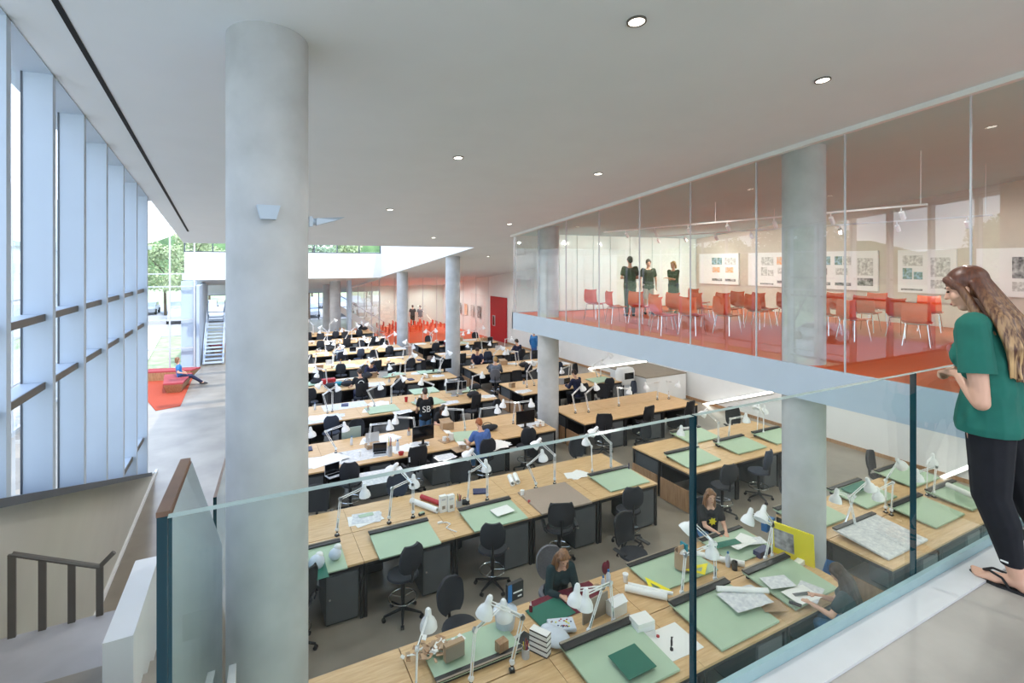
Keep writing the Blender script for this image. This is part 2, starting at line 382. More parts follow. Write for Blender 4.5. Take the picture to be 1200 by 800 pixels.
# room at the far end of the ground floor
struct('wall_far', MB().box((8.0,44.0,0),(16,44.2,3.6),'wb'))
struct('floor_far_room', MB().box((8.05,34.3,0),(16,44,0.02),'carpet'))
mb = MB()
for k in range(9): u = 8.0+k; mb.box((u-.012,34.2,0),(u+.012,34.24,ceil_z(34.2)),'silver')
for k in range(5): u = 34.2+k*2.4; mb.box((7.98,u-.02,0),(8.02,u+.02,ceil_z(u)),'silver')
mb.box((7.97,34.18,0),(8.03,34.24,ceil_z(34.2)),'white')
struct('window_7_frame', mb)
struct('window_7', MB().quad([(8,34.2,0),(16,34.2,0),(16,34.2,ceil_z(34.2)),(8,34.2,ceil_z(34.2))],'glass_room'))
struct('window_8', MB().quad([(8,34.2,0),(8,44,0),(8,44,ceil_z(44)),(8,34.2,ceil_z(34.2))],'glass_room'))
mb = MB().slab([(7.9,34.2,ceil_z(34.2)),(8.05,34.2,ceil_z(34.2)),(8.05,44,ceil_z(44)),(7.9,44,ceil_z(44))],.12,'white'); struct('trim_far_room_head', mb)
# red door on the right wall, made from its place on the wall
y0, y1 = 31.2, 33.6
dr = MB().box((15.9,y0,0),(15.99,y1,3.05),'reddoor'); d = struct('door_1', dr)
part('door_frame', MB().box((15.88,y0-.05,0),(15.98,y0,3.1),'reddoor').box((15.88,y1,0),(15.98,y1+.05,3.1),'reddoor').box((15.88,y0-.05,3.05),(15.98,y1+.05,3.1),'reddoor'), d)
part('door_window', MB().box((15.86,y1-.75,1.0),(15.9,y1-.35,1.75),'silver').box((15.85,y1-.68,1.05),(15.87,y1-.42,1.7),'screen'), d)
# ---- columns
def column(x, y, z0, z1, r, label=None):
    mb = MB(); n = 40; vs = []
    for z, top in ((z0,0),(z1,1)):
        for k in range(n):
            a = 2*PI*k/n; yy = y+r*math.sin(a); vs.append((x+r*math.cos(a), yy, ceil_z(yy)+.02 if top else z))
    mb.add(vs, [(k,(k+1)%n,n+(k+1)%n,n+k) for k in range(n)]+[tuple(range(n)),tuple(range(n,2*n))], 'concrete')
    o = thing('concrete_column', mb, label, 'column', group=None, smooth=True); o['kind'] = 'structure'
    return o
column(.19,4.93,0,8,.325,'large round concrete column standing closest, left of the desks')
column(8.29,5.3,0,8,.325,'round concrete column behind the leaning yellow board')
column(8.29,13.4,0,8,.325,'round concrete column at the far corner of the glazed upper room')
column(8.29,21.5,0,8,.325,'round concrete column in the aisle beyond the upper room')
column(8.29,29.7,0,8,.325,'round concrete column in front of the far orange room')
column(5.6,36.9,0,8,.36,'round column beside the far windows, closer of the pair')
column(5.6,40.6,0,8,.34,'round column beside the far windows, farther of the pair')
struct('wall_fin_far', MB().box((5.9,38,0),(6.1,39.2,ceil_z(39)),'fin').box((6.3,35.9,0),(6.5,36.6,ceil_z(36)),'fin'))
# collar gap at the head of the big column
# ---- left window wall: deep fins, transoms, sloping sill
FY = [5.28+1.07*k for k in range(7)]; FY = [FY[0]-1.07*k for k in range(9,0,-1)]+FY
FY = [y for y in FY]
def sillz(Y): return EYE-(1.80+0.335*(Y-5.28))
def sz(Y): return max(sillz(min(Y,12.1)), 1.2) if Y > 2 else sillz(2.0)
for y in FY:
    if y > 12: continue
    w = .045
    mb = MB(); vs = []
    for yy in (y-w, y+w):
        vs += [(-1.83,yy,sz(yy)-.05),(-1.6,yy,sz(yy)-.05),(-1.6,yy,ceil_z(yy)),(-1.83,yy,ceil_z(yy))]
    mb.add(vs,[(0,1,2,3),(4,5,6,7),(0,1,5,4),(1,2,6,5),(2,3,7,6),(3,0,4,7)],'fin')
    mb.box((-1.83,y-w-.006,sz(y)),(-1.815,y-w,ceil_z(y)),'dark_alu')
    thing('window_fin', mb, 'pale blue aluminium window fin of the left glass wall', 'window fin', group='window fins')['kind'] = 'structure'
mb = MB()
for (zt_, ya, yb) in ((5.5-.50,-4,12),(5.5-1.14,-4,12),(5.5-3.28,9.5,12)):
    for a, b in zip(FY[:-1], FY[1:]):
        if a >= ya and b <= yb+.2 and zt_ > sz(b)+.05: mb.box((-1.83,a+.05,zt_-.03),(-1.66,b-.05,zt_+.02),'fin'); mb.box((-1.665,a+.05,zt_-.045),(-1.65,b-.05,zt_+.02),'rail')
struct('window_9_transoms', mb)
q = []
struct('window_9', MB().quad([(-1.86,-4.3,sz(-4.3)),(-1.86,2,sz(2)),(-1.86,12.05,sz(12.05)),(-1.86,12.05,ceil_z(12)),(-1.86,-4.3,ceil_z(-4.3))],'glass_win'))
struct('wall_left', MB().box((-2.0,-6,0),(-1.6,-4.3,8.6),'white'))
# sloping sill and the greige wall under it
mb = MB(); pts = [-4.3,2.0,12.1]
for a, b in ((-4.3,2.0),(2.0,12.1)):
    mb.slab([(-1.95,a,sz(a)),(-1.58,a,sz(a)),(-1.58,b,sz(b)),(-1.95,b,sz(b))],.07,'dark_alu')
struct('trim_sill', mb)
mb = MB(); BX = -2.06
top = [(-1.6,2.0,sz(2)-.05),(-1.6,12.1,sz(12.1)-.05)]
mb.quad([top[0],top[1],(BX,16.3,0),(BX,2.0,0)],'greige')
mb.quad([top[1],(BX,16.3,0),(BX-.25,16.3,0),(-1.95,12.1,sz(12.1)-.05)],'greige')
mb.quad([(-1.6,-4.3,sz(2)-.05),top[0],(BX,2,0),(BX,-4.3,0)],'greige')
struct('wall_left_lower', mb)
struct('baseboard_left', MB().slab([(BX,2.0,.06),(BX+.05,2.0,.06),(BX+.05,16.3,.06),(BX,16.3,.06)],.06,'white'))
# ---- stair from the upper floor down to the landing and on
LZ = 2.45
mb = MB().box((-2.0,4.7,LZ-.3),(-.62,5.6,LZ),'landing'); struct('floor_landing', mb)
mb = MB(); n = 12
for k in range(n):
    zz = UP-(k+1)*(UP-LZ)/(n+1)*1.0; mb.box((-1.6,1.34+k*.28,zz-.25),(-.3,1.34+(k+1)*.28,zz),'slab_up')
struct('floor_stair_flight', mb)
mb = MB(); n = 11
for k in range(n):
    zz = LZ-(k+1)*LZ/(n+1); mb.box((-.5,5.6+k*.29,0),(-.22,5.6+(k+1)*.29,zz),'slab_up')
struct('floor_lower_flight', mb)
pr = MB(); pr.slab([(-.74,3.8,3.25),(-.59,3.8,3.25),(-.59,4.85,3.2),(-.74,4.85,3.2)],3.2-LZ+.25,'white'); struct('wall_stair_parapet', pr)
def guard_rail(name, label, p0, p1, h0, h1, n):
    t = empty(name, label, 'railing', p0); d = Vector(p1)-Vector(p0)
    mb = MB(); mb.tube((0,0,h0),(d.x,d.y,d.z+h1),.022,'rail'); mb.tube((d.x,d.y,d.z+h1),(d.x+.10,d.y,d.z+h1+.1),.02,'rail'); part('handrail', mb, t)
    for k in range(n):
        f = k/(n-1); q = d*f; part('baluster', MB().box((q.x-.025,q.y-.012,q.z-.05),(q.x+.025,q.y+.012,q.z+h0+(h1-h0)*f),'rail'), t)
    return t
A_ = Vector((atY(14,5.58),5.58,LZ)); B_ = Vector((atY(117,5.58),5.58,LZ))
guard_rail('stair_railing','taupe flat-bar railing along the landing edge below the window wall',A_,B_,.68,.42,4)
# ================================================================ glass guard of the upper floor
GYL = 1.37; GT = zat(436,3.09,GYL)
def pane(name, pts, th, nrm, label, cat='glass panel', group=None, edge='glass_edge', cap=True, topm='glass_top'):
    n = Vector(nrm)*th/2; vs = [Vector(p)-n for p in pts]+[Vector(p)+n for p in pts]; k = len(pts)
    t = MB().add(vs,[tuple(range(k)),tuple(range(2*k-1,k-1,-1))],'glass_guard')
    for i in range(k):
        e = 'glass_edge'
        z1_, z2_ = pts[i][2], pts[(i+1)%k][2]
        horiz = abs(pts[i][2]-pts[(i+1)%k][2]) < abs(Vector(pts[i][:2]).__sub__(Vector(pts[(i+1)%k][:2])).length)+.01
        if horiz and min(z1_, z2_) > min(p[2] for p in pts)+.3: e = topm
        t.add([vs[i],vs[(i+1)%k],vs[k+(i+1)%k],vs[k+i]],[(0,1,2,3)],e)
    return thing(name, t, label, cat, group=group)
xs = [-.15, atY(812,GYL), atY(1070,GYL), 5.2, 7.6]
labs = ['clear glass guard panel in front of the large column','clear glass guard panel over the nearest drafting desks','clear glass guard panel the woman leans on','clear glass guard panel beyond the right of the woman']
for k in range(4):
    a, b = xs[k]+(.006 if k else 0), xs[k+1]-.006
    pane('glass_guard_panel', [(a,GYL,UP-.25),(b,GYL,UP-.25),(b,GYL,GT),(a,GYL,GT)], .024, (0,1,0), labs[k])
mb = MB().box((-.12,GYL-.035,UP-.1),(7.6,GYL-.015,UP+.06),'glass_strip').box((-.12,GYL-.015,UP-.38),(7.6,GYL+.03,UP-.02),'glass_strip'); mb.box((-.12,GYL-.17,UP-.02),(7.6,GYL-.036,UP+.012),'shoe_white')
struct('trim_guard_shoe', mb)
# return panel down the stair
e = [(-.16,1.40,UP-.3),(-.16,1.40,GT-.01),(-.16,1.9,GT-.06),(-.16,4.5,3.34),(-.16,4.5,2.2)]
pane('glass_stair_panel', e, .03, (1,0,0), 'thick glass balustrade panel descending beside the stair', topm='brown_wood')
t = thing('timber_cap', MB().slab([(-.175,1.39,GT+.004),(-.148,1.39,GT+.004),(-.148,1.9,GT-.048),(-.175,1.9,GT-.048)],.012,'brown_wood'), 'short timber cap on top of the stair glass panel', 'rail cap')
struct('trim_stair_curb', MB().slab([(-.10,1.42,3.9),(-.05,1.42,3.9),(-.05,4.5,2.4),(-.10,4.5,2.4)],.35,'shoe_white'))
pane('glass_stair_panel', [(-.25,5.8,LZ-.5),(-.25,5.8,3.2),(-.25,9.3,2.4),(-.25,9.3,.6)], .03, (1,0,0), 'glass balustrade panel of the lower stair flight beside the column', topm='brown_wood')
# ================================================================ glazed face of the upper room
ys = [-4.46,-2.98,-1.5,-.02,1.46,2.94]+[2.94+1.484*k for k in range(1,9)]+[14.93]
ys = sorted(set(round(y,3) for y in ys))
for a, b in zip(ys[:-1], ys[1:]):
    if b-a < .2: continue
    struct('window_10', MB().quad([(GX+.03,a+.006,UP),(GX+.03,b-.006,UP),(GX+.03,b-.006,ceil_z(b)),(GX+.03,a+.006,ceil_z(a))],'glass_room'))
mb = MB()
for y in ys: mb.box((GX+.02,y-.009,UP),(GX+.045,y+.009,ceil_z(y)),'silver')
struct('window_10_joints', mb)
struct('window_11', MB().quad([(GX+.03,14.93,UP),(9.25,14.93,UP),(9.25,14.93,ceil_z(14.93)),(GX+.03,14.93,ceil_z(14.93))],'glass_room'))
struct('wall_board', MB().box((9.2,14.7,UP),(16,14.9,ceil_z(14.9)-.1),'white'))
wx = [atY(px,14.65) for px in (655,676,695,715,738,764,796,825)]
names = ['first','second','third','fourth','fifth','sixth','seventh']
for k in range(7):
    a, b = wx[k]+.012, min(wx[k+1]-.012,15.98)
    thing('glass_marker_board', MB().box((a,14.64,UP+.02),(b,14.69,UP+2.62),'wb',bev=.006), f'tall white glass marker board, {names[k]} from the corner column', 'whiteboard', group='glass marker boards in the upper room')
# slot diffuser and downlights in the ceiling
a, b = Gc(64.5,0), Gc(220.5,271); a = a+(a-b)*.25
mb = MB(); d = .022
mb.slab([(a.x-d,a.y,ceil_z(a.y)-.001),(a.x+d,a.y,ceil_z(a.y)-.001),(b.x+d,b.y,ceil_z(b.y)-.001),(b.x-d,b.y,ceil_z(b.y)-.001)],.006,'cblack')
thing('slot_diffuser', mb, 'thin black linear slot running along the ceiling by the windows', 'air slot')
mb = MB(); mb.lathe([(.07,-.012),(.085,-.012),(.085,.004),(.07,.004)],'rail',20,caps=False); ring = mb.mesh('downlight_trim',True)
mb = MB(); mb.lathe([(.001,-.006),(.07,-.006),(.07,0)],'lens',20,caps=False); lens = mb.mesh('downlight_lens')
DL = Kit('downlight','ceiling light',[('trim',ring,[]),('lens',lens,[])])
for i,(px,py,lb) in enumerate([(746,24,'round recessed downlight, biggest one near the top edge'),(964,93,'round recessed downlight above the glazed room cove'),(537,184,'round recessed downlight in the middle of the ceiling'),(701,203,'round recessed downlight between column and glazed corner'),
        (457,245,'small round downlight near the skylight well edge'),(597,262,'small round downlight over the far aisle'),(508,278,'tiny round downlight at the edge of the skylight well'),(572,300,'tiny round downlight by the aisle column head')]):
    p = Gc(px,py); DL.place(lb, (p.x,p.y,p.z-.006), rot=(-math.atan(.1),0,0))
# uplights on the big column
mb = MB(); mb.add([(-.085,-.07,0),(.085,-.07,0),(.055,-.05,-.11),(-.055,-.05,-.11),(-.085,.05,0),(.085,.05,0),(.055,.05,-.11),(-.055,.05,-.11)],[(0,1,2,3),(4,5,6,7),(0,1,5,4),(3,2,6,7),(0,3,7,4),(1,2,6,5)],'fin')
P = Vector((.19,4.93,0)); cd = (Vector((0,0,0))-P).normalized()
tdir = Vector((cd.y,-cd.x,0)) 
q = P+cd*.36; thing('wall_uplight', mb, 'grey wedge shaped uplight on the front of the large column', 'light fitting', (q.x,q.y,zat(241,q.x,q.y)), math.atan2(cd.x,-cd.y)*-1+0.0)
t = empty('wall_uplight','pale adjustable spotlight on the right side of the large column','light fitting',(P.x-tdir.x*.33,P.y-tdir.y*.33,zat(258,P.x,P.y)),math.atan2(-tdir.y,-tdir.x))
part('arm', MB().tube((0,0,0),(.07,0,0),.03,'fin').box((0,-.035,-.045),(.03,.035,.045),'fin'), t)
mb = MB(); mb.add([(.06,-.05,.03),(.06,.05,.03),(.06,.05,-.035),(.06,-.05,-.035),(.30,-.09,.045),(.30,.09,.045),(.24,.06,.02),(.24,-.06,.02)],[(0,1,2,3),(4,5,6,7),(0,1,5,4),(3,2,6,7),(0,3,7,4),(1,2,6,5)],'fin'); part('lamp_head', mb, t)
# glowing bars added to imitate sun streaks on the right wall
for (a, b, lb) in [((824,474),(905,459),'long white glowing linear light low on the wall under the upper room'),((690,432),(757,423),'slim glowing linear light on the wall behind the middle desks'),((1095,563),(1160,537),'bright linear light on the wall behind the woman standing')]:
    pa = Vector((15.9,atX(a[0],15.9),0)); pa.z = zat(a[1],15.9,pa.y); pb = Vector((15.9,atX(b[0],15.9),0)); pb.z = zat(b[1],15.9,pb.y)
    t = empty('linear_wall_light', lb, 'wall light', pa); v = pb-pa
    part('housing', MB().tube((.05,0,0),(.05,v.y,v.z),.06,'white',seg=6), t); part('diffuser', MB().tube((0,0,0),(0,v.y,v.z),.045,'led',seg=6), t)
# low boxed enclosure and large printer behind the right-hand desks
t = empty('low_enclosure','low white boxed enclosure with brown top behind the right desks','enclosure',(13.8,15.1,0))
part('side_panels', MB().box((0,0,0),(2.1,2.2,1.02),'white'), t); part('lid', MB().box((-.02,-.02,1.02),(2.12,2.22,1.06),'taupe'), t)
t = empty('wide_format_printer','white rounded wide printer end with dark window on the low enclosure','printer',(13.0,15.6,0))
part('body', MB().box((0,0,.7),(.75,.5,1.35),'white',bev=.12), t, True); part('display', MB().box((.15,-.012,.95),(.6,.0,1.2),'screen'), t); part('stand', MB().box((.1,.1,0),(.65,.4,.72),'silver'), t)
mb = MB().box((0,-.1,-.03),(.35,.1,.03),'screen').box((-.15,-.07,-.05),(.05,.07,.05),'white')
c = G(806,438,2.9); thing('ceiling_camera', mb, 'small dark fixture hanging just under the upper room slab', 'fixture', (9.2,12.4,3.28), .4)
# ================================================================ exterior
struct('ground', MB().box((-160,-60,-.9),(160,220,-.6),'lawn'))
mb = MB().slab([(-30,-40,-.55),(-16,-40,-.55),(-16,120,-.55),(-30,120,-.55)],.05,'asphalt').slab([(-14,50,-.56),(70,56,-.56),(70,90,-.56),(-14,90,-.56)],.03,'asphalt'); struct('road_outside', mb)
mb = MB().slab([(-14,-10,-.54),(-2.2,-10,-.54),(-6.6,60,-.54),(-14,60,-.54)],.05,'paving'); struct('path_outside', mb)
mb = MB(); vs = []; n = 60
hill = []
for k in range(n+1):
    a = math.radians(-70+k*220/n)+PI/2-math.radians(20); Rr = 165
    x, y = Rr*math.cos(a), Rr*math.sin(a); hh = 11+2.2*math.sin(k*1.3)+1.5*math.sin(k*2.9+1)
    vs += [(x,y,-1),(x*1.02,y*1.02,hh)]
mb.add(vs,[(2*k,2*k+2,2*k+3,2*k+1) for k in range(n)],'hillg'); struct('hill_ridge', mb, True)
def tree_kit(seed, h, w, m):
    rr = random.Random(seed); tr = MB(); tr.tube((0,0,-.6),(0.1,0,h*.5),.16,'bark',r2=.1)
    for k in range(6):
        a = rr.random()*6.28; tr.tube((0,0,h*(.25+.06*k)),(math.cos(a)*w*.6,math.sin(a)*w*.6,h*(.5+.07*k)),.07,'bark',r2=.03,seg=5)
    lf = MB()
    for k in range(26):
        a = rr.random()*6.28; rad = w*math.sqrt(rr.random())*.8; z = h*(.35+.6*rr.random()); sz_ = w*(.28+.2*rr.random())*(1.1-.4*z/h)
        c = Vector((rad*math.cos(a)*(1.15-.6*z/h),rad*math.sin(a)*(1.15-.6*z/h),z))
        for j in range(95):
            d = Vector((rr.gauss(0,1),rr.gauss(0,1),rr.gauss(0,1))).normalized()*sz_*(.75+.3*rr.random()); p = c+d
            u = Vector((rr.gauss(0,1),rr.gauss(0,1),rr.gauss(0,1))).normalized()*.16; v = u.cross(d).normalized()*.13
            lf.add([p-u,p-v,p+u,p+v],[(0,1,2,3)],m)
    return Kit('leafy_tree','tree',[('trunk',tr.mesh('trunk'),[]),('crown',lf.mesh('crown'),[])])
T1, T2 = tree_kit(3,8.5,3.2,'leaf'), tree_kit(5,10,3.6,'leaf2')
rt = random.Random(4)
spots = [(-13,19),(-18,28),(-30,15),(-33,30),(-36,48),(-8,71),(-34,56),(-38,52),(-5,64),(2,64),(12,68),(20,70),(-30,75),(-16,84),(-2,86),(10,90),(-44,20),(-46,40),(-40,4),(-20,2),(-32,-10),(30,67),(-50,62),(-38,67),(6,57),(-5,98),(-22,98)]
for i,(x,y) in enumerate(spots):
    (T1 if i%3 else T2).place('leafy green tree standing outside beyond the glass walls', (x,y,-.0), rt.random()*6, group='trees outside the glass', scale=(1,1,.8+.35*rt.random()))
def building(x0,y0,x1,y1,h,label,m='pale_wall',face='y'):
    t = empty('building',label,'building',((x0+x1)/2,y0,-.6)); w = x1-x0
    part('wall', MB().box((-w/2,0,0),(w/2,y1-y0,h),m), t); part('roof', MB().box((-w/2-.3,-.3,h),(w/2+.3,y1-y0+.3,h+.35),'silver'), t)
    k = 0; z = 1.2
    while z+1.6 < h:
        x = -w/2+1.2
        while x+1.5 < w/2:
            part('window', MB().box((x,-.05,z),(x+1.4,.02,z+1.5),'silver'), t); x += 3.0
        z += 3.4
building(-30,56,-9,66,7.5,'long pale building beyond the car park behind the lounge glass'); building(6,112,44,124,8,'low pale building far beyond the rear windows')
def car_kit():
    b = MB(); prof = [(-2.1,.35),(-2.15,.75),(-1.5,.95),(-.9,1.4),(.7,1.42),(1.3,.98),(2.1,.85),(2.15,.4)]
    vs = [(x,y,z) for y in (-.85,.85) for x,z in prof]; n = len(prof)
    b.add(vs,[tuple(range(n)),tuple(range(n,2*n))]+[(k,(k+1)%n,n+(k+1)%n,n+k) for k in range(n)],'silver')
    g = MB(); g.add([(-1.4,-.87,.98),(-.88,-.87,1.33),(.66,-.87,1.35),(1.15,-.87,1.0),(-1.4,.87,.98),(-.88,.87,1.33),(.66,.87,1.35),(1.15,.87,1.0)],[(0,1,2,3),(4,5,6,7),(0,1,5,4),(2,3,7,6)],'screen')
    ws = [('wheel', MB().lathe([(.05,-.1),(.33,-.1),(.33,.1),(.05,.1)],'sole',14,Matrix.Translation((x,y,.33))@Matrix.Rotation(PI/2,4,'X')).mesh('wheel'),[]) for x in (-1.35,1.35) for y in (-.85,.85)]
    return Kit('parked_car','car',[('body',b.mesh('body'),[]),('car_window',g.mesh('car_window'),[])]+ws)
CK = car_kit()
for k,(x,y,rz) in enumerate([(-22,14,1.6),(-24,24,1.6),(-21,33,1.6),(-24,44,1.6),(-21,7,1.6)]+[(-12+3.1*i,62,1.57) for i in range(2,14)]+[(-10+3.1*i,74,1.57) for i in range(14)]):
    CK.place('silver parked car outside beyond the glass walls', (x,y,-.55), rz, group='cars parked outside')
# bicycle hoop stand seen between the first fins
p = G(21,500,-.2); t = empty('bicycle_rack','red hooped bicycle rack outside the left windows','bicycle rack',(-9.5,9.9,-.54))
for k in range(5): part('hoop', MB().torus((0,0,0),.55,.035,'red',M4=Matrix.Translation((0,.55*k,.5))@Matrix.Rotation(PI/2,4,'Y')), t)
# ================================================================ furniture kits
def desk_kit(wd=1.51, dp=.955, full=True, end=False):
    h = TOPZ; hx, hy = wd/2, dp/2
    top = MB().box((-hx+.003,-hy+.003,h-.032),(hx-.003,hy-.003,h),'wood').mesh('tabletop')
    ra = MB()
    for y in (-hy+.015, hy-.055): ra.box((-hx+.01,y,h-.085),(hx-.01,y+.04,h-.032),'black')
    for x in (-hx+.01, hx-.05): ra.box((x,-hy+.02,h-.085),(x+.04,hy-.02,h-.032),'black')
    parts = [('tabletop',top,[])]
    legs = [(x,y) for x in (-hx+.01,hx-.055) for y in (-hy+.015,hy-.06)]
    if full:
        parts.append(('frame',ra.mesh('frame'),[]))
        for x,y in legs: parts.append(('leg',MB().box((x,y,0),(x+.045,y+.045,h-.085),'black').mesh('leg'),[]))
    else:
        for x,y in legs: ra.box((x,y,0),(x+.045,y+.045,h-.085),'black')
        parts.append(('frame',ra.mesh('frame'),[]))
    cx0, cx1 = hx-.56, hx-.07; y0 = -hy+.03
    cab = MB().box((cx0,y0+.02,.03),(cx1,hy-.12,h-.1),'cab',bev=.006)
    cab.box((cx0+.02,y0+.05,0),(cx1-.02,hy-.15,.03),'black')
    door = MB().box((cx0+.012,y0,.05),(cx1-.012,y0+.02,h-.125),'cabdoor',bev=.004)
    knob = MB().lathe([(.001,0),(.016,.0),(.016,.015),(.001,.018)],'chrome',10,Matrix.Translation((cx0+.06,y0,.42))@Matrix.Rotation(PI/2,4,'X'))
    subs = [('door',door.mesh('door'))]
    if full: subs.append(('knob',knob.mesh('knob')))
    parts.append(('cabinet',cab.mesh('cabinet'),subs))
    # dark modesty screen between the facing desks
    parts.append(('back_panel',MB().box((-hx+.06,hy-.03,.25),(hx-.06,hy-.015,h-.09),'black').mesh('back_panel'),[]))
    return Kit('workbench_desk','desk',parts)
DK_F, DK_S, DK_N = desk_kit(), desk_kit(full=False), desk_kit(1.06)
def curved_back(w, h, z0, tilt, bow, th, m, n=10, y0=-.2, round_=True):
    mb = MB(); vs = []; rows = 9
    for side in (0,1):
        for j in range(rows+1):
            v = j/rows; zz = z0+h*v
            wv = w/2*(1-abs(2*v-1)**3.2*.45) if round_ else w/2*(1-abs(2*v-1)**8*.12)
            for i in range(n+1):
                u = 2*i/n-1; x = u*wv; y = y0-tilt*v*h+bow*(u*u)-.02*math.sin(v*PI)*(1 if side == 0 else 1)-(th if side else 0)
                vs.append((x,y,zz))
    k = (rows+1)*(n+1); fs = []
    for j in range(rows):
        for i in range(n):
            a = j*(n+1)+i; fs.append((a,a+1,a+n+2,a+n+1)); fs.append((k+a,k+a+n+1,k+a+n+2,k+a+1))
    for j in range(rows):
        for i in (0,n): a = j*(n+1)+i; fs.append((a,a+n+1,k+a+n+1,k+a))
    for i in range(n):
        for j in (0,rows): a = j*(n+1)+i; fs.append((a,a+1,k+a+1,k+a))
    mb.add(vs,fs,m); return mb
def chair_kit(kind, full=True):
    sh = .66; parts = []
    fab = {'stool':'fabric','mesh':'fabric','navy':'bluefab','grey':'greyfab'}[kind]
    seat = MB(); seat.lathe([(.02,sh-.05),(.19,sh-.045),(.235,sh-.015),(.225,sh+.015),(.12,sh+.03),(.02,sh+.028)],fab,20,Matrix.Scale(1.05,4,(1,0,0)))
    parts.append(('seat',seat.mesh('seat',True),[]))
    if kind == 'mesh':
        bk = curved_back(.44,.46,sh+.10,.14,.06,.02,'mesh',y0=-.2,round_=False)
        fr = MB(); pts = []
        for k in range(25):
            a = 2*PI*k/24; u = math.copysign(abs(math.cos(a))**.55,math.cos(a)); v = math.copysign(abs(math.sin(a))**.55,math.sin(a))
            pts.append((u*.225,-.2-.14*(v*.5+.5)*.46+.06*u*u-.02,sh+.10+.23+.235*v))
        fr.path(pts,.017,'black')
        sub = [('back_frame',fr.mesh('back_frame',True))] if full else []
        parts.append(('backrest',bk.mesh('backrest',True),sub))
        for s in ((-1,1) if full else ()):
            ar = MB().path([(s*.24,-.12,sh-.02),(s*.29,-.1,sh+.02),(s*.29,-.06,sh+.09)],.014,'black'); ar.box((s*.29-.035,-.17,sh+.09),(s*.29+.035,.1,sh+.12),'black',bev=.012)
            parts.append(('armrest',ar.mesh('armrest'),[]))
    else:
        bk = curved_back(.42,.44,sh+.10,.12,.05,.045,fab)
        parts.append(('backrest',bk.mesh('backrest',True),[]))
    su = MB().path([(0,-.05,sh-.05),(0,-.24,sh-.03),(0,-.262,sh+.25)],.022,'black'); su.tube((0,0,.12),(0,0,sh-.04),.026,'black',seg=10); su.tube((0,0,.3),(0,0,sh-.06),.034,'black',seg=10)
    parts.append(('column',su.mesh('column',True),[]))
    ring = MB().torus((0,0,.30),.215,.010,'chrome',24)
    for k in range(3): a = k*2*PI/3; ring.tube((0,0,.30),(.215*math.cos(a),.215*math.sin(a),.30),.007,'chrome',seg=6)
    if full or kind != 'mesh': parts.append(('foot_ring',ring.mesh('foot_ring',True),[]))
    base = MB(); cs = MB()
    for k in range(5):
        a = 2*PI*k/5+.3; c, s = math.cos(a), math.sin(a)
        base.tube((0,0,.13),(.30*c,.30*s,.085),.028,'black',r2=.016)
        for d in (-.016,.016): cs.lathe([(.003,-.009),(.03,-.009),(.03,.009),(.003,.009)],'black',10,Matrix.Translation((.30*c-d*s,.30*s+d*c,.03))@Matrix.Rotation(a,4,'Z')@Matrix.Rotation(PI/2,4,'X'))
        cs.tube((.30*c,.30*s,.03),(.30*c,.30*s,.09),.009,'black',seg=6)
    if full: parts.append(('base',base.mesh('base'),[('casters',cs.mesh('casters'))]))
    else:
        base.v, base.f, base.m  # one mesh far away
        o = len(base.v); base.v += cs.v; base.f += [tuple(o+i for i in f) for f in cs.f]; base.m += cs.m
        parts.append(('base',base.mesh('base'),[]))
    return Kit('drafting_chair','chair',parts)
CH = {(k,f): chair_kit(k,f) for k in ('stool','mesh','navy','grey') for f in (True,False)}
def lamp_kit(a1, a2, shade_tilt, full=True):
    """clamp base, two sprung arms, bell shade; swings in the local XZ plane"""
    z0 = .0; parts = []
    cl = MB().box((-.03,-.03,-.06),(.03,.03,.0),'black').tube((0,0,-.02),(0,0,.06),.012,'lamp')
    cl.tube((0,0,.03),(0,0,.09),.018,'black',seg=8)
    e = Vector((math.sin(a1)*.50,0,.08+math.cos(a1)*.50)); h = e+Vector((math.cos(a2)*.46,0,math.sin(a2)*.46))
    def arm(p, q):
        mb = MB(); n = (q-p).normalized(); o = Vector((-n.z,0,n.x))*.016
        for s in (-1,1): mb.tube(p+o*s,q+o*s,.0075,'lamp',seg=6)
        mb.tube(p,p+(q-p)*.35,.011,'chrome',seg=6)
        for t in (p,q): mb.tube(t+Vector((0,-.018,0)),t+Vector((0,.018,0)),.03,'lamp',seg=10)
        return mb
    R4 = Matrix.Translation(h)@Matrix.Rotation(shade_tilt,4,'Y')
    sh = MB().lathe([(.025,.06),(.034,.05),(.038,.0),(.042,-.035),(.075,-.07),(.096,-.12),(.100,-.165),(.096,-.165),(.09,-.12),(.07,-.075),(.03,-.04)],'lamp',18,R4,caps=False)
    sh.lathe([(.001,.075),(.022,.07),(.03,.055),(.03,.03)],'lamp',14,R4,caps=False)
    sh.lathe([(.001,-.14),(.03,-.12),(.03,-.08),(.018,-.05)],'paper',12,R4,caps=False)
    if full:
        parts = [('clamp',cl.mesh('clamp'),[]),('lower_arm',arm(Vector((0,0,.08)),e).mesh('lower_arm'),[]),('upper_arm',arm(e,h).mesh('upper_arm'),[]),('lamp_shade',sh.mesh('lamp_shade',True),[])]
    else:
        a = arm(Vector((0,0,.08)),e); b = arm(e,h)
        for q in (b,cl):
            o = len(a.v); off = {}
            for i,mn in enumerate(q.mats): off[i] = a.mi(mn)
            a.v += q.v; a.f += [tuple(o+i for i in f) for f in q.f]; a.m += [off[i] for i in q.m]
        parts = [('arm',a.mesh('arm'),[]),('lamp_shade',sh.mesh('lamp_shade',True),[])]
    return Kit('desk_lamp','lamp',parts)
LP = {f: [lamp_kit(*a,full=f) for a in ((-.25,.55,-.35),(.12,.1,-.1),(-.1,-.15,.2),(.0,.75,-.75),(-.5,.3,-.2))] for f in (True,False)}
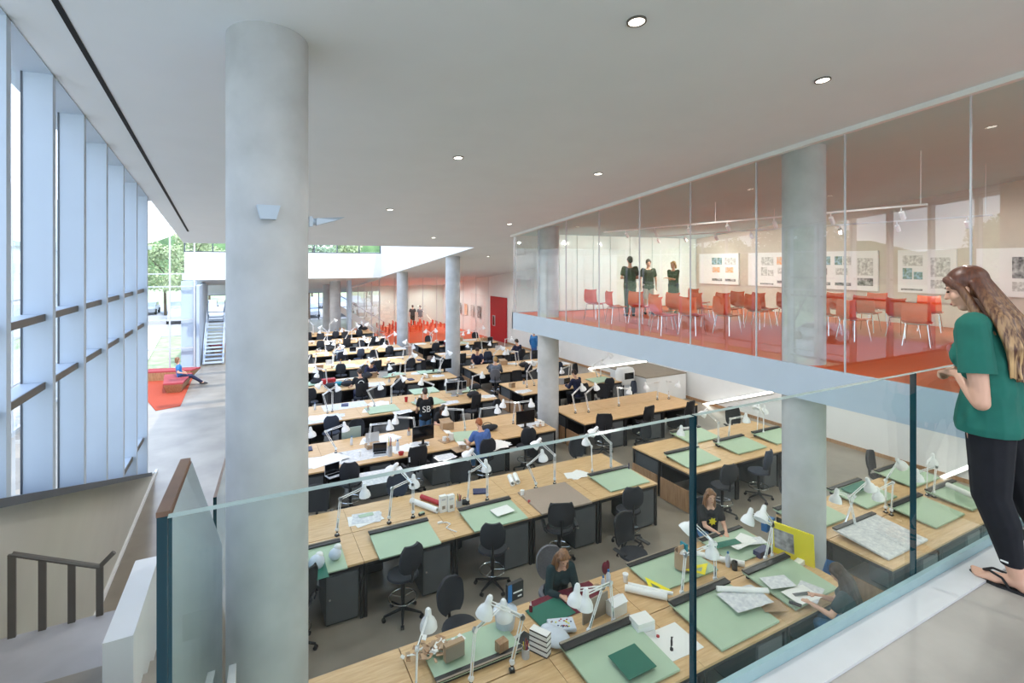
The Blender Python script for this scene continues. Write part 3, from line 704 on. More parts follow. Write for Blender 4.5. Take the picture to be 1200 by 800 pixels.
# drafting board: slab with dark straightedge, low at the front
def board_kit(w, d, m, bar=True, rise=.05):
    mb = MB(); hx, hy = w/2, d/2
    mb.slab([(-hx,-hy,.03),(hx,-hy,.03),(hx,hy,.03+rise),(-hx,hy,.03+rise)],.02,m)
    ft = MB().box((-hx+.05,hy-.05,0),(hx-.05,hy-.02,rise+.006),'black').box((-hx+.05,-hy+.02,0),(hx-.05,-hy+.04,.01),'black')
    parts = [('board',mb.mesh('board'),[]),('prop',ft.mesh('prop'),[])]
    if bar:
        b = MB().slab([(-hx-.01,hy-.09,.05+rise),(hx+.01,hy-.09,.05+rise),(hx+.01,hy+.005,.055+rise),(-hx-.01,hy+.005,.055+rise)],.018,'black'); b.slab([(-hx-.01,hy-.02,.06+rise),(hx+.01,hy-.02,.06+rise),(hx+.01,hy+.005,.06+rise),(-hx-.01,hy+.005,.06+rise)],.01,'taupe')
        parts.append(('straightedge',b.mesh('straightedge'),[]))
    return Kit('drafting_board','drafting board',parts)
# ---- small things
def bx(w,d,h,m,bev=0): return MB().box((-w/2,-d/2,0),(w/2,d/2,h),m,bev=bev)
def merge(*ms):
    a = MB()
    for q in ms:
        o = len(a.v); off = [a.mi(n) for n in q.mats]; a.v += q.v; a.f += [tuple(o+i for i in f) for f in q.f]; a.m += [off[i] for i in q.m]
    return a
def papers(seed, n=4, s=(.42,.30), m='paper'):
    r = random.Random(seed); mb = MB()
    for k in range(n):
        a = r.uniform(-.4,.4); x, y = r.uniform(-.09,.09), r.uniform(-.06,.06); M4 = Matrix.Translation((x,y,.0015*k))@Matrix.Rotation(a,4,'Z')
        mb.box((-s[0]/2,-s[1]/2,0),(s[0]/2,s[1]/2,.0014),m if k%3 else 'sketch',M4)
    return mb
K = {}
K['papers'] = Kit('paper_sheets','papers',[('sheets',papers(1).mesh('sheets'),[])])
K['papers2'] = Kit('paper_sheets','papers',[('sheets',papers(5,3,(.6,.42),'paper').mesh('sheets'),[])])
K['drawing'] = Kit('drawing_sheet','drawing',[('sheet',papers(9,1,(.85,.6),'sketch').mesh('sheet'),[])])
K['roll'] = Kit('paper_roll','paper roll',[('roll',MB().lathe([(.022,-.38),(.035,-.38),(.035,.38),(.022,.38),(.022,-.38)],'paper',14,Matrix.Translation((0,0,.035))@Matrix.Rotation(PI/2,4,'Y'),caps=False).mesh('roll',True),[])])
lid = MB().box((-.17,.11,.012),(.17,.118,.24),'silver',Matrix.Translation((0,0,0))).box((-.16,.105,.02),(.16,.1095,.232),'screen')
K['laptop'] = Kit('laptop','laptop',[('keyboard_base',merge(bx(.34,.24,.014,'silver',.004),MB().box((-.14,-.02,.014),(.14,.09,.0155),'screen')).mesh('keyboard_base'),[]),('screen',lid.mesh('screen'),[])])
K['monitor'] = Kit('computer_monitor','monitor',[('screen',MB().box((-.29,-.015,.12),(.29,.02,.48),'screen',bev=.006).mesh('screen'),[]),('stand',merge(bx(.22,.16,.012,'black'),MB().box((-.03,.0,.012),(.03,.03,.2),'black')).mesh('stand'),[])])
K['imac'] = Kit('desktop_computer','computer',[('screen',MB().box((-.30,-.012,.12),(.30,.015,.50),'silver',bev=.008).box((-.28,.0155,.2),(.28,.017,.48),'screen').mesh('screen'),[]),('stand',merge(bx(.2,.18,.01,'silver'),MB().box((-.08,-.03,.01),(.08,-.015,.26),'silver')).mesh('stand'),[])])
K['cup'] = Kit('paper_cup','cup',[('cup',MB().lathe([(.028,0),(.04,.11),(.043,.112),(.043,.12),(.02,.122)],'lamp',14).mesh('cup',True),[])])
K['redcup'] = Kit('red_cup','cup',[('cup',MB().lathe([(.03,0),(.045,.12),(.047,.12),(.040,.11),(.027,.01)],'red',14).mesh('cup',True),[])])
K['bottle'] = Kit('water_bottle','bottle',[('bottle',MB().lathe([(.03,0),(.034,.02),(.034,.15),(.014,.19),(.014,.205)],'clear',12).mesh('bottle',True),[]),('cap',MB().lathe([(.016,.2),(.016,.225)],'blue',10).mesh('cap'),[])])
K['tin'] = Kit('pencil_pot','pencil pot',[('pot',MB().lathe([(.045,0),(.045,.11),(.041,.11),(.041,.01)],'silver',14).mesh('pot',True),[]),('pencils',merge(*[MB().tube((.012*math.cos(k),.012*math.sin(k),.02),(.03*math.cos(k),.03*math.sin(k),.19+.01*(k%3)),.004,('ply','red','navy','yellow')[k%4],seg=6) for k in range(7)]).mesh('pencils'),[])])
def model(seed):
    r = random.Random(seed); mb = bx(.36,.28,.012,'card')
    for k in range(7):
        x, y = r.uniform(-.13,.13), r.uniform(-.1,.1); h = r.uniform(.03,.13); w_, d_ = r.uniform(.03,.09), r.uniform(.03,.08)
        mb.box((x-w_/2,y-d_/2,.012),(x+w_/2,y+d_/2,.012+h),r.choice(('card','paper','chips')))
    mb.slab([(-.1,-.08,.16),(.05,-.1,.13),(.07,.06,.15),(-.08,.08,.18)],.004,'paper'); return mb
K['model'] = Kit('architecture_model','model',[('model',model(2).mesh('model'),[])])
K['model2'] = Kit('architecture_model','model',[('model',model(6).mesh('model'),[])])
K['box'] = Kit('cardboard_box','box',[('carton',bx(.32,.24,.2,'card').mesh('carton'),[]),('flap',MB().slab([(-.16,-.12,.2),(.16,-.12,.2),(.16,-.22,.24),(-.16,-.22,.24)],.004,'card').mesh('flap'),[])])
K['redbox'] = Kit('red_tool_case','tool case',[('case',bx(.5,.24,.2,'red',.02).mesh('case'),[]),('handle',MB().path([(-.07,0,.2),(-.06,0,.235),(.06,0,.235),(.07,0,.2)],.01,'black').mesh('handle'),[])])
K['bag'] = Kit('black_bag','bag',[('bag',MB().ell((0,0,.11),(.24,.14,.11),'fabric').mesh('bag',True),[]),('strap',MB().torus((0,0,0),.12,.012,'black',M4=Matrix.Translation((0,.02,.16))@Matrix.Rotation(.9,4,'X')).mesh('strap'),[])])
K['books'] = None
K['tealbag'] = Kit('turquoise_bag','bag',[('bag',MB().ell((0,0,.08),(.16,.1,.08),'teal').mesh('bag',True),[])])
K['book'] = Kit('sketchbook','book',[('cover',MB().box((-.11,-.15,0),(.11,.15,.025),'navy').mesh('cover'),[]),('pages',MB().box((-.105,-.148,.003),(.113,.148,.022),'paper').mesh('pages'),[])])
K['mat'] = Kit('cutting_mat','cutting mat',[('mat',MB().box((-.3,-.22,0),(.3,.22,.004),'darkgreen').mesh('mat'),[])])
K['greenboard'] = board_kit(.95,.68,'green'); K['greenflat'] = board_kit(.95,.68,'green',bar=False,rise=.02)
DESC = {'papers':'scattered white paper sheets','papers2':'large white drawing sheets','drawing':'wide pale drawing sheet','roll':'rolled white drawing paper','laptop':'open silver laptop','monitor':'black flat computer monitor','imac':'silver all-in-one computer','cup':'white takeaway cup','redcup':'red plastic cup','bottle':'clear water bottle with blue cap','tin':'metal pencil pot','model':'card building model','model2':'small card massing model','box':'open brown cardboard box','redbox':'red tool case','bag':'soft black bag','tealbag':'crumpled turquoise bag','book':'navy sketchbook','mat':'dark green cutting mat','greenboard':'pale green drafting board','greenflat':'flat pale green drawing board'}
# ---- rows of desks
ORD = ['first','second','third','fourth','fifth','sixth','seventh','eighth','ninth']
RY = [4.15,8.07,12.0,15.65,19.35,23.1,26.85,30.6,34.3]
XL = [.14,1.65,3.16,4.67,6.18]; XR = [8.66,10.17,11.68]
def where(r, b, k, s): return f"{ORD[k]} desk, {'far' if s else 'near'} side, {ORD[r]} {'wall' if b else 'window'}-block row"
items = {}      # (r,b,k,s) -> list of (kit, dx, dy, rot)
rnd = random.Random(11)
desks = []
for r, y0 in enumerate(RY):
    for b, xs_ in ((0,XL),(1,XR)):
        if b and r >= 7: continue
        for k, x in enumerate(xs_):
            if r == 8 and k == 4: pass
            if r == 2 and b == 0 and k == 0: xo = .02
            for s in (0,1):
                cx, cy = x+.755, y0+(.4775 if s == 0 else 1.4425)
                kit = DK_F if r < 4 else DK_S
                if r == 0 and b == 0 and k == 0: kit = DK_N; cx = .585+.53
                kit.place('maple topped workbench desk with grey cabinet, '+where(r,b,k,s), (cx,cy,0), PI if s else 0, 'workbench desks in long facing rows')
                desks.append((r,b,k,s,cx,cy))
# plywood ends on the wall-block rows and the second window row
for r, y0 in enumerate(RY[:7]):
    for s in (0,1):
        y = y0+.05+s*.965; thing('plywood_end_panel', MB().box((0,0,.02),(.03,.85,.5),'ply'), f"low brown plywood panel closing the aisle end, {'far' if s else 'near'} side, {ORD[r]} wall-block row", 'end panel', (8.62,y,0))
# chairs
chair_skip = {(0,0,0,1),(0,0,2,1),(0,0,4,1),(0,0,3,0),(0,0,4,0),(3,0,2,0),(2,0,2,1),(0,0,3,1),(0,0,1,1),(0,0,0,0),(4,1,0,0),(3,1,1,0)}
SEATED = [(4.05,6.34,PI-.2,'grey','grey upholstered chair the reading woman sits on'),(7.32,6.45,PI-.45,'stool','black chair of the smiling girl by the column'),(7.05,3.78,.35,'stool','black chair the long-haired girl sits on beside the nearest row'),
 (5.30,11.62,0,'stool','black chair of the red-haired person in blue'),(5.15,14.25,PI-.2,'stool','black chair of the woman bending over the third row'),(3.75,18.9,0,'mesh','black chair of the person with the round back logo'),(4.6,21.75,PI+.3,'stool','black chair of the dark-haired person facing us, fifth row'),
 (9.15,18.9,-.5,'grey','maroon and grey chair under the grey-shirted man'),(9.6,21.75,PI-.4,'stool','black chair of the dark-haired man, fifth wall-block row'),(12.3,22.7,.2,'stool','black chair of the navy-shirted man near the right wall'),(10.75,15.25,.25,'stool','black chair of the man working on a laptop'),
 (2.6,33.8,.2,'stool','black chair of the person at the far window end'),(10.0,26.4,0,'stool','black chair of the woman in maroon'),(4.2,26.1,.1,'stool','black chair of the person in grey, sixth row')]
for (r,b,k,s,cx,cy) in desks:
    sg = 1 if s else -1
    if (r,b,k,s) in chair_skip or rnd.random() < (.1 if r < 7 else .25): continue
    kd = rnd.choices(['stool','mesh','navy'],[5,4,1])[0]; x = cx-.25*(1 if s == 0 else -1)+rnd.uniform(-.08,.08); y = cy+sg*(.48+rnd.uniform(.12,.38))
    rz = (PI if s else 0)+rnd.uniform(-.5,.5)
    if any((x-a)**2+(y-b_)**2 < .8**2 for a,b_,*_ in SEATED): continue
    if any((x-a)**2+(y-b_)**2 < .85**2 for a,b_ in ((5.6,36.9),(8.29,29.7),(8.29,21.5),(8.29,13.4))): continue
    if (x-4.85)**2+(y-14.85)**2 < .5: continue
    nm = {'stool':'black rounded-back drafting chair','mesh':'black mesh-back drafting chair','navy':'dark navy drafting chair'}[kd]
    CH[(kd,r < 3)].place(nm+' at '+where(r,b,k,s), (x,y,0), rz, 'drafting chairs at the workbenches')
def chair(kd, x, y, rz, label, full=True): return CH[(kd,full)].place(label,(x,y,0),rz,'drafting chairs at the workbenches')
chair('stool',2.55,6.35,PI+.25,'black rounded chair pulled up behind the nearest left desk')
for (x,y,rz,kd,lb) in SEATED: chair(kd,x+.03*math.sin(rz),y-.03*math.cos(rz),rz,lb,y < 16)
chair('mesh',5.75,6.6,PI+.15,'black mesh chair with armrests behind the green board, nearest row')
# lamps
lamp_n = {}
for (r,b,k,s,cx,cy) in desks:
    if b == 0 and r < 2: continue
    if rnd.random() < .12 or (s and rnd.random() < .25): continue
    pose = rnd.randrange(5); x = cx+rnd.uniform(-.45,.45); y = cy+(.43 if s == 0 else -.43)
    rz = (rnd.uniform(-.5,.4) if rnd.random() < .6 else rnd.uniform(2.3,3.6))
    LP[r < 3][pose].place('white jointed clamp lamp on '+where(r,b,k,s), (x,y,TOPZ+.02), rz, 'white clamp lamps along the desk seams')
# boards given by the photograph
def put(key, label, x, y, rz=0, z=TOPZ, scale=None, group=None): return K[key].place(label,(x,y,z+.001),rz,group,scale)
for (x,y,sx,lb) in [(1.02,8.37,.78,'pale green drafting board at the left end of the second row'),(2.37,8.36,1.06,'pale green drafting board with black straightedge, second desk of second row'),(4.02,8.42,1.1,'pale green drafting board holding a white sheet, second row'),(7.05,8.56,1.08,'pale green drafting board at the aisle end of the second row')]:
    put('greenboard',lb,x,y,0,scale=(sx,1.15,1))
thing('brown_chipboard_sheet', MB().box((-.55,-.5,0),(.55,.5,.03),'board_grey'), 'big brown chipboard sheet lying across the second row', 'board', (5.4,8.5,TOPZ+.002), -.03)
thing('white_sheet', MB().box((-.19,-.14,0),(.19,.14,.002),'paper'), 'white sheet of paper on the green board, second row', 'paper', (4.2,8.38,TOPZ+.085), .1)
for (x,y,lb) in [(9.35,8.68,'olive green drafting board nearest the aisle, second wall-block row'),(11.05,8.72,'olive green drafting board in the middle of the second wall-block row'),(12.5,8.72,'olive green drafting board at the far end, second wall-block row'),(10.6,9.75,'olive green board on the far side, second wall-block row'),
    (11.15,4.8,'olive drafting board with black bar, middle of nearest wall-block row'),(12.5,4.8,'olive drafting board holding a white roll, nearest wall-block row'),
    (9.15,5.72,'olive board at the column end, far side of nearest wall-block row'),(10.85,5.75,'olive board with dark green sheet, far side of nearest wall-block row'),(12.65,5.8,'olive board in front of the far mesh chair, nearest wall-block row')]:
    put('greenboard',lb,x,y,0,scale=(1.1,1.1,1.3))
thing('grey_drafting_board', MB().slab([(-.6,-.42,.04),(.6,-.42,.04),(.6,.42,.12),(-.6,.42,.12)],.03,'sketch').box((-.6,.36,.11),(.6,.44,.135),'black'), 'grey drafting board with a faint drawing, aisle end of nearest wall row', 'drafting board', (9.45,4.72,TOPZ), 0)
thing('dark_green_sheet', MB().box((-.4,-.12,0),(.4,.12,.003),'darkgreen'), 'dark green strip lying on the olive board, far side', 'sheet', (10.9,5.85,TOPZ+.13), 0)
thing('white_tube', MB().lathe([(.05,-.3),(.05,.3)],'paper',14,Matrix.Translation((0,0,.05))@Matrix.Rotation(PI/2,4,'Y')), 'fat white paper roll on the far olive board', 'paper roll', (12.35,4.72,TOPZ+.14), 1.2, smooth=True)
# nearest row, item by item
put('greenboard','large pale green drafting board carrying a dark green square, nearest row',3.84,4.66,0,scale=(1.1,1.27,1.2))
thing('dark_green_square', MB().box((-.2,-.18,0),(.2,.18,.006),'darkgreen'), 'dark green card square on the large green board', 'card', (3.9,4.5,TOPZ+.105), .05).rotation_euler = (.06,0,.02)
put('greenboard','large pale green drafting board under crumpled tracing paper, nearest row',5.55,4.64,0,scale=(1.12,1.27,1.2))
put('greenboard','pale green drafting board in front of the long-haired girl, nearest row',6.95,4.66,0,scale=(1.0,1.2,1.2))
put('greenboard','pale green board covered in wood scraps, nearest row',2.4,5.6,PI,scale=(1.12,.9,.6))
put('greenboard','pale green drafting board with cardboard tub, far side of nearest row',5.72,5.7,0,scale=(1.25,1,.8))
put('greenboard','pale green drafting board where the smiling girl draws, nearest row',7.12,5.68,0,scale=(1.0,1.05,.8))
def g(px, py, z=.9): p = G(px,py,z); return p.x, p.y
def kit(key, label, px, py, rz=0, z=TOPZ, scale=None, zz=None):
    x, y = g(px,py,zz if zz is not None else z+.02); return K[key].place(label,(x,y,z+.001),rz,None,scale)
def one(name, mb, label, cat, px, py, rz=0, z=TOPZ, smooth=False):
    x, y = g(px,py,z+.02); return thing(name,mb,label,cat,(x,y,z+.001),rz,None,smooth)
SEAM = 5.12
for (px,pose,rz,lb) in [(600,0,2.9,'white clamp lamp beside the striped magazine file'),(552,1,.35,'white clamp lamp over the wood scraps board, right-hand post'),(487,1,1.0,'white clamp lamp post at the left edge of the nearest row'),
    (719,1,3.35,'white clamp lamp reaching over the grey foam board'),(690,4,3.3,'low white clamp lamp folded behind the large green board'),(799,1,-.1,'white clamp lamp with vertical post in front of the set square board'),
    (838,3,2.7,'white clamp lamp raised beside the cardboard tub'),(897,0,2.9,'white clamp lamp reaching left above the smiling girl\'s board'),(905,3,3.4,'low white clamp lamp next to the coffee mug'),]:
    LP[True][pose].place(lb,(atY(px,SEAM),SEAM,TOPZ+.03),rz,'white clamp lamps along the desk seams')
# window side: desk with the wood scraps
sc_ = MB(); rr = random.Random(5)
for k in range(70):
    a = rr.gauss(0,.16); b_ = rr.gauss(0,.08); s1, s2 = rr.uniform(.02,.06), rr.uniform(.01,.035)
    sc_.box((-s1,-s2,0),(s1,s2,.005),rr.choice(('chips','card','ply','paper')),Matrix.Translation((a,b_,rr.uniform(0,.03)))@Matrix.Rotation(rr.uniform(0,6),4,'Z')@Matrix.Rotation(rr.uniform(-.5,.5),4,'X'))
o = one('wood_scraps', sc_, 'loose heap of pale wood and card scraps on the green board', 'scraps', 512,757,z=TOPZ+.07); o['kind'] = 'stuff'
one('tan_carton', bx(.24,.07,.18,'card').box((-.12,-.037,.0),(.12,-.035,.16),'taupe'), 'upright tan carton standing on the board with wood scraps', 'box', 532,768,.1,TOPZ+.06)
one('brown_block', bx(.13,.1,.14,'ply'), 'small brown wooden block behind the bright lamp shade', 'block', 588,762,.2,TOPZ+.02)
x, y = g(592,733); t = empty('plastic_bucket','frosted white plastic tub holding packets beside the tool box package','tub',(x,y,TOPZ+.001))
part('tub', MB().lathe([(.11,0),(.14,.2),(.155,.2),(.155,.225),(.13,.225),(.10,.02)],'clear',20), t, True); part('rim_bag', MB().ell((0,0,.21),(.15,.15,.05),'clear'), t, True)
x, y = g(603,722); t = empty('black_package','black retail package with blue stripe on top of the frosted tub','package',(x,y,TOPZ+.25),.1)
part('carton', MB().box((-.12,-.03,0),(.12,.03,.22),'black'), t); part('printed_stripe', MB().box((-.12,-.032,0),(-.06,-.0295,.22),'blue').box((-.04,-.032,.09),(.1,-.0295,.11),'paper').box((.03,-.032,.03),(.09,-.0295,.05),'paper'), t)
x, y = g(622,716); t = empty('glue_bottle','small purple and white glue bottle at the desk edge','bottle',(x,y,TOPZ+.001)); part('bottle', MB().lathe([(.022,0),(.024,.08),(.012,.1)],'maroon',12), t, True); part('nozzle', MB().lathe([(.012,.1),(.003,.15)],'lamp',10), t)
one('magazine_file', merge(*[MB().box((-.05,-.12+.0,.03*k),(.05,.12,.03*k+.015),'black' if k%2 == 0 else 'paper') for k in range(9)]+[MB().box((-.049,-.119,.0),(.049,.119,.26),'paper')]), 'black and white striped magazine file holding ruled papers', 'magazine file', 633,762,.5)
one('photo_cards', papers(3,2,(.2,.16),'black'), 'black photo cards with white borders beside the striped file', 'cards', 610,745,.4)
kit('tin','metal tin full of screws and pencils in front of the striped file',616,768)
one('plastic_bag', MB().ell((0,0,.06),(.16,.2,.07),'clear').ell((.05,.1,.07),(.1,.12,.06),'clear'), 'crumpled translucent plastic bag behind the striped file', 'plastic bag', 650,750,.5, smooth=True)
# desk of the reading woman
mc = MB(); 
for i in range(12):
    for j in range(7):
        f = lambda i,j: (-.5+i/12*1.0,-.25+j/7*.5,.006+.006*math.sin(i*1.7+j)*math.cos(j*1.3))
        mc.quad([f(i,j),f(i+1,j),f(i+1,j+1),f(i,j+1)],'maroon')
one('maroon_cloth', mc, 'maroon cloth spread under the reading woman\'s arms', 'cloth', 668,703,0)
kit('mat','dark green cutting mat overlapping the maroon cloth',645,715,.1,z=TOPZ+.014,scale=(.9,.9,1))
x, y = g(658,735); t = empty('plastic_case','white open plastic case full of small parts on the green mat','case',(x,y,TOPZ+.021),-.35)
part('tray', MB().box((-.17,-.11,0),(.17,.11,.05),'clear',bev=.01), t); part('small_parts', merge(*[MB().box((rr.uniform(-.15,.13),rr.uniform(-.09,.07),.05),(0,0,0),'red') for k in range(0)]+[MB().ell((rr.uniform(-.14,.14),rr.uniform(-.08,.08),.052),(.014,.01,.006),rr.choice(('red','navy','yellow','card')),seg=6,rings=4) for k in range(26)]), t)
one('grey_foam_board', MB().slab([(-.22,-.02,.28),(.22,-.02,.28),(.22,.0,.28),(-.22,.0,.28)],.28,'taupe'), 'grey foam board standing upright in front of the maroon cloth', 'foam board', 697,722,.12)
x, y = g(722,716); t = empty('house_model','white card house model with steep gable beside the grey foam board','model',(x,y,TOPZ+.001),.1)
part('walls', MB().add([(-.12,-.08,0),(.12,-.08,0),(.12,.08,0),(-.12,.08,0),(-.12,-.08,.15),(.12,-.08,.15),(.12,.08,.15),(-.12,.08,.15),(-.12,0,.2),(.12,0,.2)],[(0,1,5,4),(2,3,7,6),(0,4,8,7,3),(1,2,6,9,5)],'paper'), t)
part('roof', MB().slab([(-.13,-.09,.155),(.13,-.09,.155),(.13,0,.21),(-.13,0,.21)],.004,'lamp').slab([(-.13,0,.21),(.13,0,.21),(.13,.09,.155),(-.13,.09,.155)],.004,'lamp'), t)
kit('bottle','clear water bottle with blue cap beside the maroon cloth',713,684); kit('bottle','second small water bottle just in front of the first one',707,688,scale=(.9,.9,.8))
one('masking_tape', MB().torus((0,0,.02),.05,.02,'card'), 'roll of tan tape left of the water bottles', 'tape', 700,688)
one('maroon_pouch', MB().ell((0,0,.08),(.05,.04,.09),'maroon').ell((.05,.0,.11),(.03,.03,.07),'maroon'), 'crumpled maroon pouch at the far desk edge', 'pouch', 709,670, smooth=True)
one('white_carton_stack', merge(MB().box((-.13,-.1,0),(.13,.1,.055),'paper'),MB().box((-.125,-.095,.06),(.13,.1,.115),'lamp'),MB().box((-.12,-.1,.12),(.125,.095,.175),'paper')), 'stack of white card cartons between the two large green boards', 'cartons', 752,738,-.1)
one('white_board_sheet', MB().box((-.34,-.24,0),(.34,.24,.005),'paper'), 'white sheet under the black figurine beside the large board', 'sheet', 783,752,-.02)
x, y = g(787,760); t = empty('figurine','small black standing figurine on the white sheet','figurine',(x,y,TOPZ+.008))
part('figure', MB().capsule((0,0,.09),.014,(0,0,.12),.011,'black').capsule((.008,0,.05),.007,(.006,0,.1),.008,'black').capsule((-.008,0,.02),.006,(-.005,0,.09),.008,'black').ell((0,0,.145),(.011,.011,.013),'black').tube((0,0,.115),(.03,.01,.14),.005,'black'), t, True); part('stand', MB().lathe([(.02,-.004),(.02,.02)],'black',12), t)
one('bottle_cap', MB().lathe([(.02,0),(.02,.015)],'red',12), 'small red lid on the white sheet', 'lid', 771,744,z=TOPZ+.006)
# far desk with the tub and the set square
x, y = g(800,668); t = empty('cardboard_tub','brown cardboard tub stuffed with papers on the set square board','tub',(x,y,TOPZ+.07))
part('tub', MB().lathe([(.12,0),(.12,.24),(.112,.24),(.112,.02)],'card',20,caps=False).lathe([(.001,.0),(.12,.0)],'card',20), t, True); part('contents', MB().ell((0,0,.2),(.08,.07,.07),'paper').box((-.09,-.01,.1),(.02,.01,.33),'chips').box((.03,-.05,.1),(.06,.08,.34),'teal'), t)
def tri(m, s=1): 
    o_, i_ = [(0,0),(.3*s,0),(0,.3*s)], [(.05*s,.05*s),(.17*s,.05*s),(.05*s,.17*s)]; mb = MB(); vs = [(x,y,0) for x,y in o_+i_]+[(x,y,.004) for x,y in o_+i_]
    mb.add(vs,[(0,1,4,3),(1,2,5,4),(2,0,3,5),(6,7,10,9),(7,8,11,10),(8,6,9,11),(0,1,7,6),(1,2,8,7),(2,0,6,8)],m); return mb
one('set_square', tri('yellow'), 'amber set square with triangular hole on the green board', 'set square', 762,690,-.5,TOPZ+.07)
one('yellow_set_square', tri('yellow',1.1), 'bright yellow triangular frame beside the rolled drawings', 'set square', 826,672,.6,TOPZ+.10)
kit('roll','fat rolled drawing resting on the edge of the set square board',757,696,-.85,TOPZ+.01,(.75,1.3,1.3)); kit('roll','thin grey rolled drawing beside the fat one',762,690,-.85,TOPZ+.06,(.8,.7,.7))
kit('cup','white mug with lid at the corner of the set square board',733,680)
kit('roll','long white rolled drawing pointing at the smiling girl\'s board',838,655,-.9,TOPZ+.01,(1.1,1.2,1.2))
kit('bottle','clear water bottle standing beside the black mug',853,662); one('black_mug', MB().lathe([(.04,0),(.043,.13),(.038,.13),(.036,.02)],'black',16), 'black travel mug beside the water bottle', 'mug', 861,666, smooth=True)
one('pale_sheets', papers(8,3,(.5,.2),'paper'), 'pale sheets spread on the smiling girl\'s board', 'papers', 872,632,-.1,TOPZ+.09)
one('dark_green_card', MB().box((-.3,-.07,0),(.3,.07,.004),'darkgreen'), 'dark green card strip on the smiling girl\'s board', 'card', 848,636,-.15,TOPZ+.10)
one('white_card_strip', MB().box((-.22,-.05,0),(.22,.05,.005),'paper'), 'white card strip beside the dark green strip', 'card', 838,638,-.15,TOPZ+.095)
one('navy_box', bx(.3,.12,.09,'navy'), 'navy blue box behind the jointed lamps', 'box', 893,648,.1)
# long-haired girl's board
tp = MB()
for i in range(8):
    for j in range(5):
        f = lambda i,j: (-.3+i/8*.6,-.2+j/5*.4,.01+.018*abs(math.sin(i*1.9+j*.7))*(i/8))
        tp.quad([f(i,j),f(i+1,j),f(i+1,j+1),f(i,j+1)],'sketch')
one('tracing_paper', tp, 'crumpled tracing paper sliding off the large green board', 'tracing paper', 873,700,-.15,TOPZ+.11)
kit('roll','white drawing roll lying across the crumpled tracing paper',870,692,-.55,TOPZ+.12,(.9,1,1))
one('brown_card_piece', MB().box((-.16,-.11,0),(.16,.11,.003),'card'), 'brown card piece between the tracing paper and the next board', 'card', 905,708,-.4,TOPZ+.07)
one('white_drawing', papers(4,1,(.4,.26),'paper'), 'white drawing sheet on the board with the straightedge', 'drawing', 915,678,-.1,TOPZ+.115)
one('grey_drawing', papers(6,2,(.42,.3),'paper'), 'drawing the long-haired girl is working on', 'drawing', 945,693,.1,TOPZ+.09)
one('drawing_grey_card', MB().box((-.13,-.03,0),(.13,.03,.004),'cabdoor'), 'grey angle ruler on the long-haired girl\'s drawing', 'ruler', 940,694,-.3,TOPZ+.10)
one('smartphone', bx(.075,.15,.009,'screen',.004), 'black smartphone beside the long-haired girl\'s hand', 'phone', 932,706,.5,TOPZ+.09)
one('small_white_box', bx(.2,.1,.07,'lamp'), 'small white box under the yellow board', 'box', 937,660,.2)
x, y = 7.52, 5.35
t = empty('yellow_board','bright yellow board with a monochrome print leaning on the column','display board',(7.66,4.72,TOPZ+.001),math.atan2(.62,-.16))
part('board', MB().box((0,-.012,0),(.60,.012,.52),'yellow',Matrix.Rotation(-.12,4,'X')), t); part('print', MB().box((.28,.0125,.1),(.57,.016,.42),'art',Matrix.Rotation(-.12,4,'X')), t); 
t = empty('blue_tote_bag','bright blue bag hanging behind the long-haired girl','bag',(*g(975,672,.75),.55),.4)
part('bag', MB().add([(-.16,-.06,0),(.16,-.06,0),(.16,.06,0),(-.16,.06,0),(-.2,-.1,.3),(.2,-.1,.3),(.2,.1,.3),(-.2,.1,.3)],[(0,1,2,3),(0,1,5,4),(1,2,6,5),(2,3,7,6),(3,0,4,7)],'blue'), t)
t = thing('floor_carton', bx(.34,.3,.42,'card').box((-.06,-.152,.2),(.02,-.15,.28),'maroon'), 'yellowish carton with a small red stamp under the nearest row', 'box', (4.78,4.0,0), .1)
one('blue_package', bx(.3,.1,.16,'blue'), 'blue and white package against the column foot on the desk', 'package', 900,618,.2)
# second row, window block
for (dx,dy,sc2,lb) in [(0,0,1,'white crumpled bag on the first green board'),(.28,.1,.8,'small white crumpled cup bag beside the bigger one'),(-.2,.16,.9,'white crumpled bag against the column on the first green board')]:
    x, y = g(371,668); thing('crumpled_bag', MB().ell((0,0,.09),(.12*sc2,.11*sc2,.11*sc2),'clear').ell((.05,.02,.17),(.06,.06,.05),'paper'), lb, 'bag', (x+dx,y+dy,TOPZ+.05), .3, None, True)
one('dark_green_sheet', MB().box((-.2,-.25,0),(.2,.25,.004),'darkgreen'), 'dark green mat under the crumpled white bags', 'cutting mat', 366,668,0,TOPZ+.075)
kit('papers','pile of white drawings with a green sketch, far side of second row',425,607,.1,scale=(1.2,1.2,1.5))
one('green_sketch', MB().box((-.13,-.06,0),(.13,.06,.002),'green'), 'small green sketch on the white drawings pile', 'sketch', 429,602,0,TOPZ+.012)
kit('roll','fat white roll beside the red roll on the second row',497,594,-1.1,scale=(.9,1.5,1.5)); kit('cup','small white cup at the seam of the second row',612,580)
t = kit('roll','bright red rolled tube on the second row',507,588,-1.1,scale=(.8,1.3,1.3))
for ch in t.children or [t]:
    if ch.data: ch.data = ch.data.copy(); ch.data.materials[0] = M['red']
if t.type == 'MESH': t.data = t.data.copy(); t.data.materials[0] = M['red']
one('green_stapler', merge(bx(.12,.06,.04,'black',.01),MB().box((-.04,-.025,.04),(.05,.025,.05),'green')), 'black and green tape dispenser beside the rolls', 'dispenser', 494,602,.2)
for k,(px,py,lb) in enumerate([(519,598,'tall white printed carton, left of the pair'),(528,597,'tall white printed carton, right of the pair')]):
    one('printed_carton', bx(.13,.08,.3,'paper').box((-.03,-.042,.06),(.03,-.04,.12),'taupe').box((-.04,-.042,.22),(.04,-.04,.25),'silver'), lb+' on the second row', 'carton', px,py,.05)
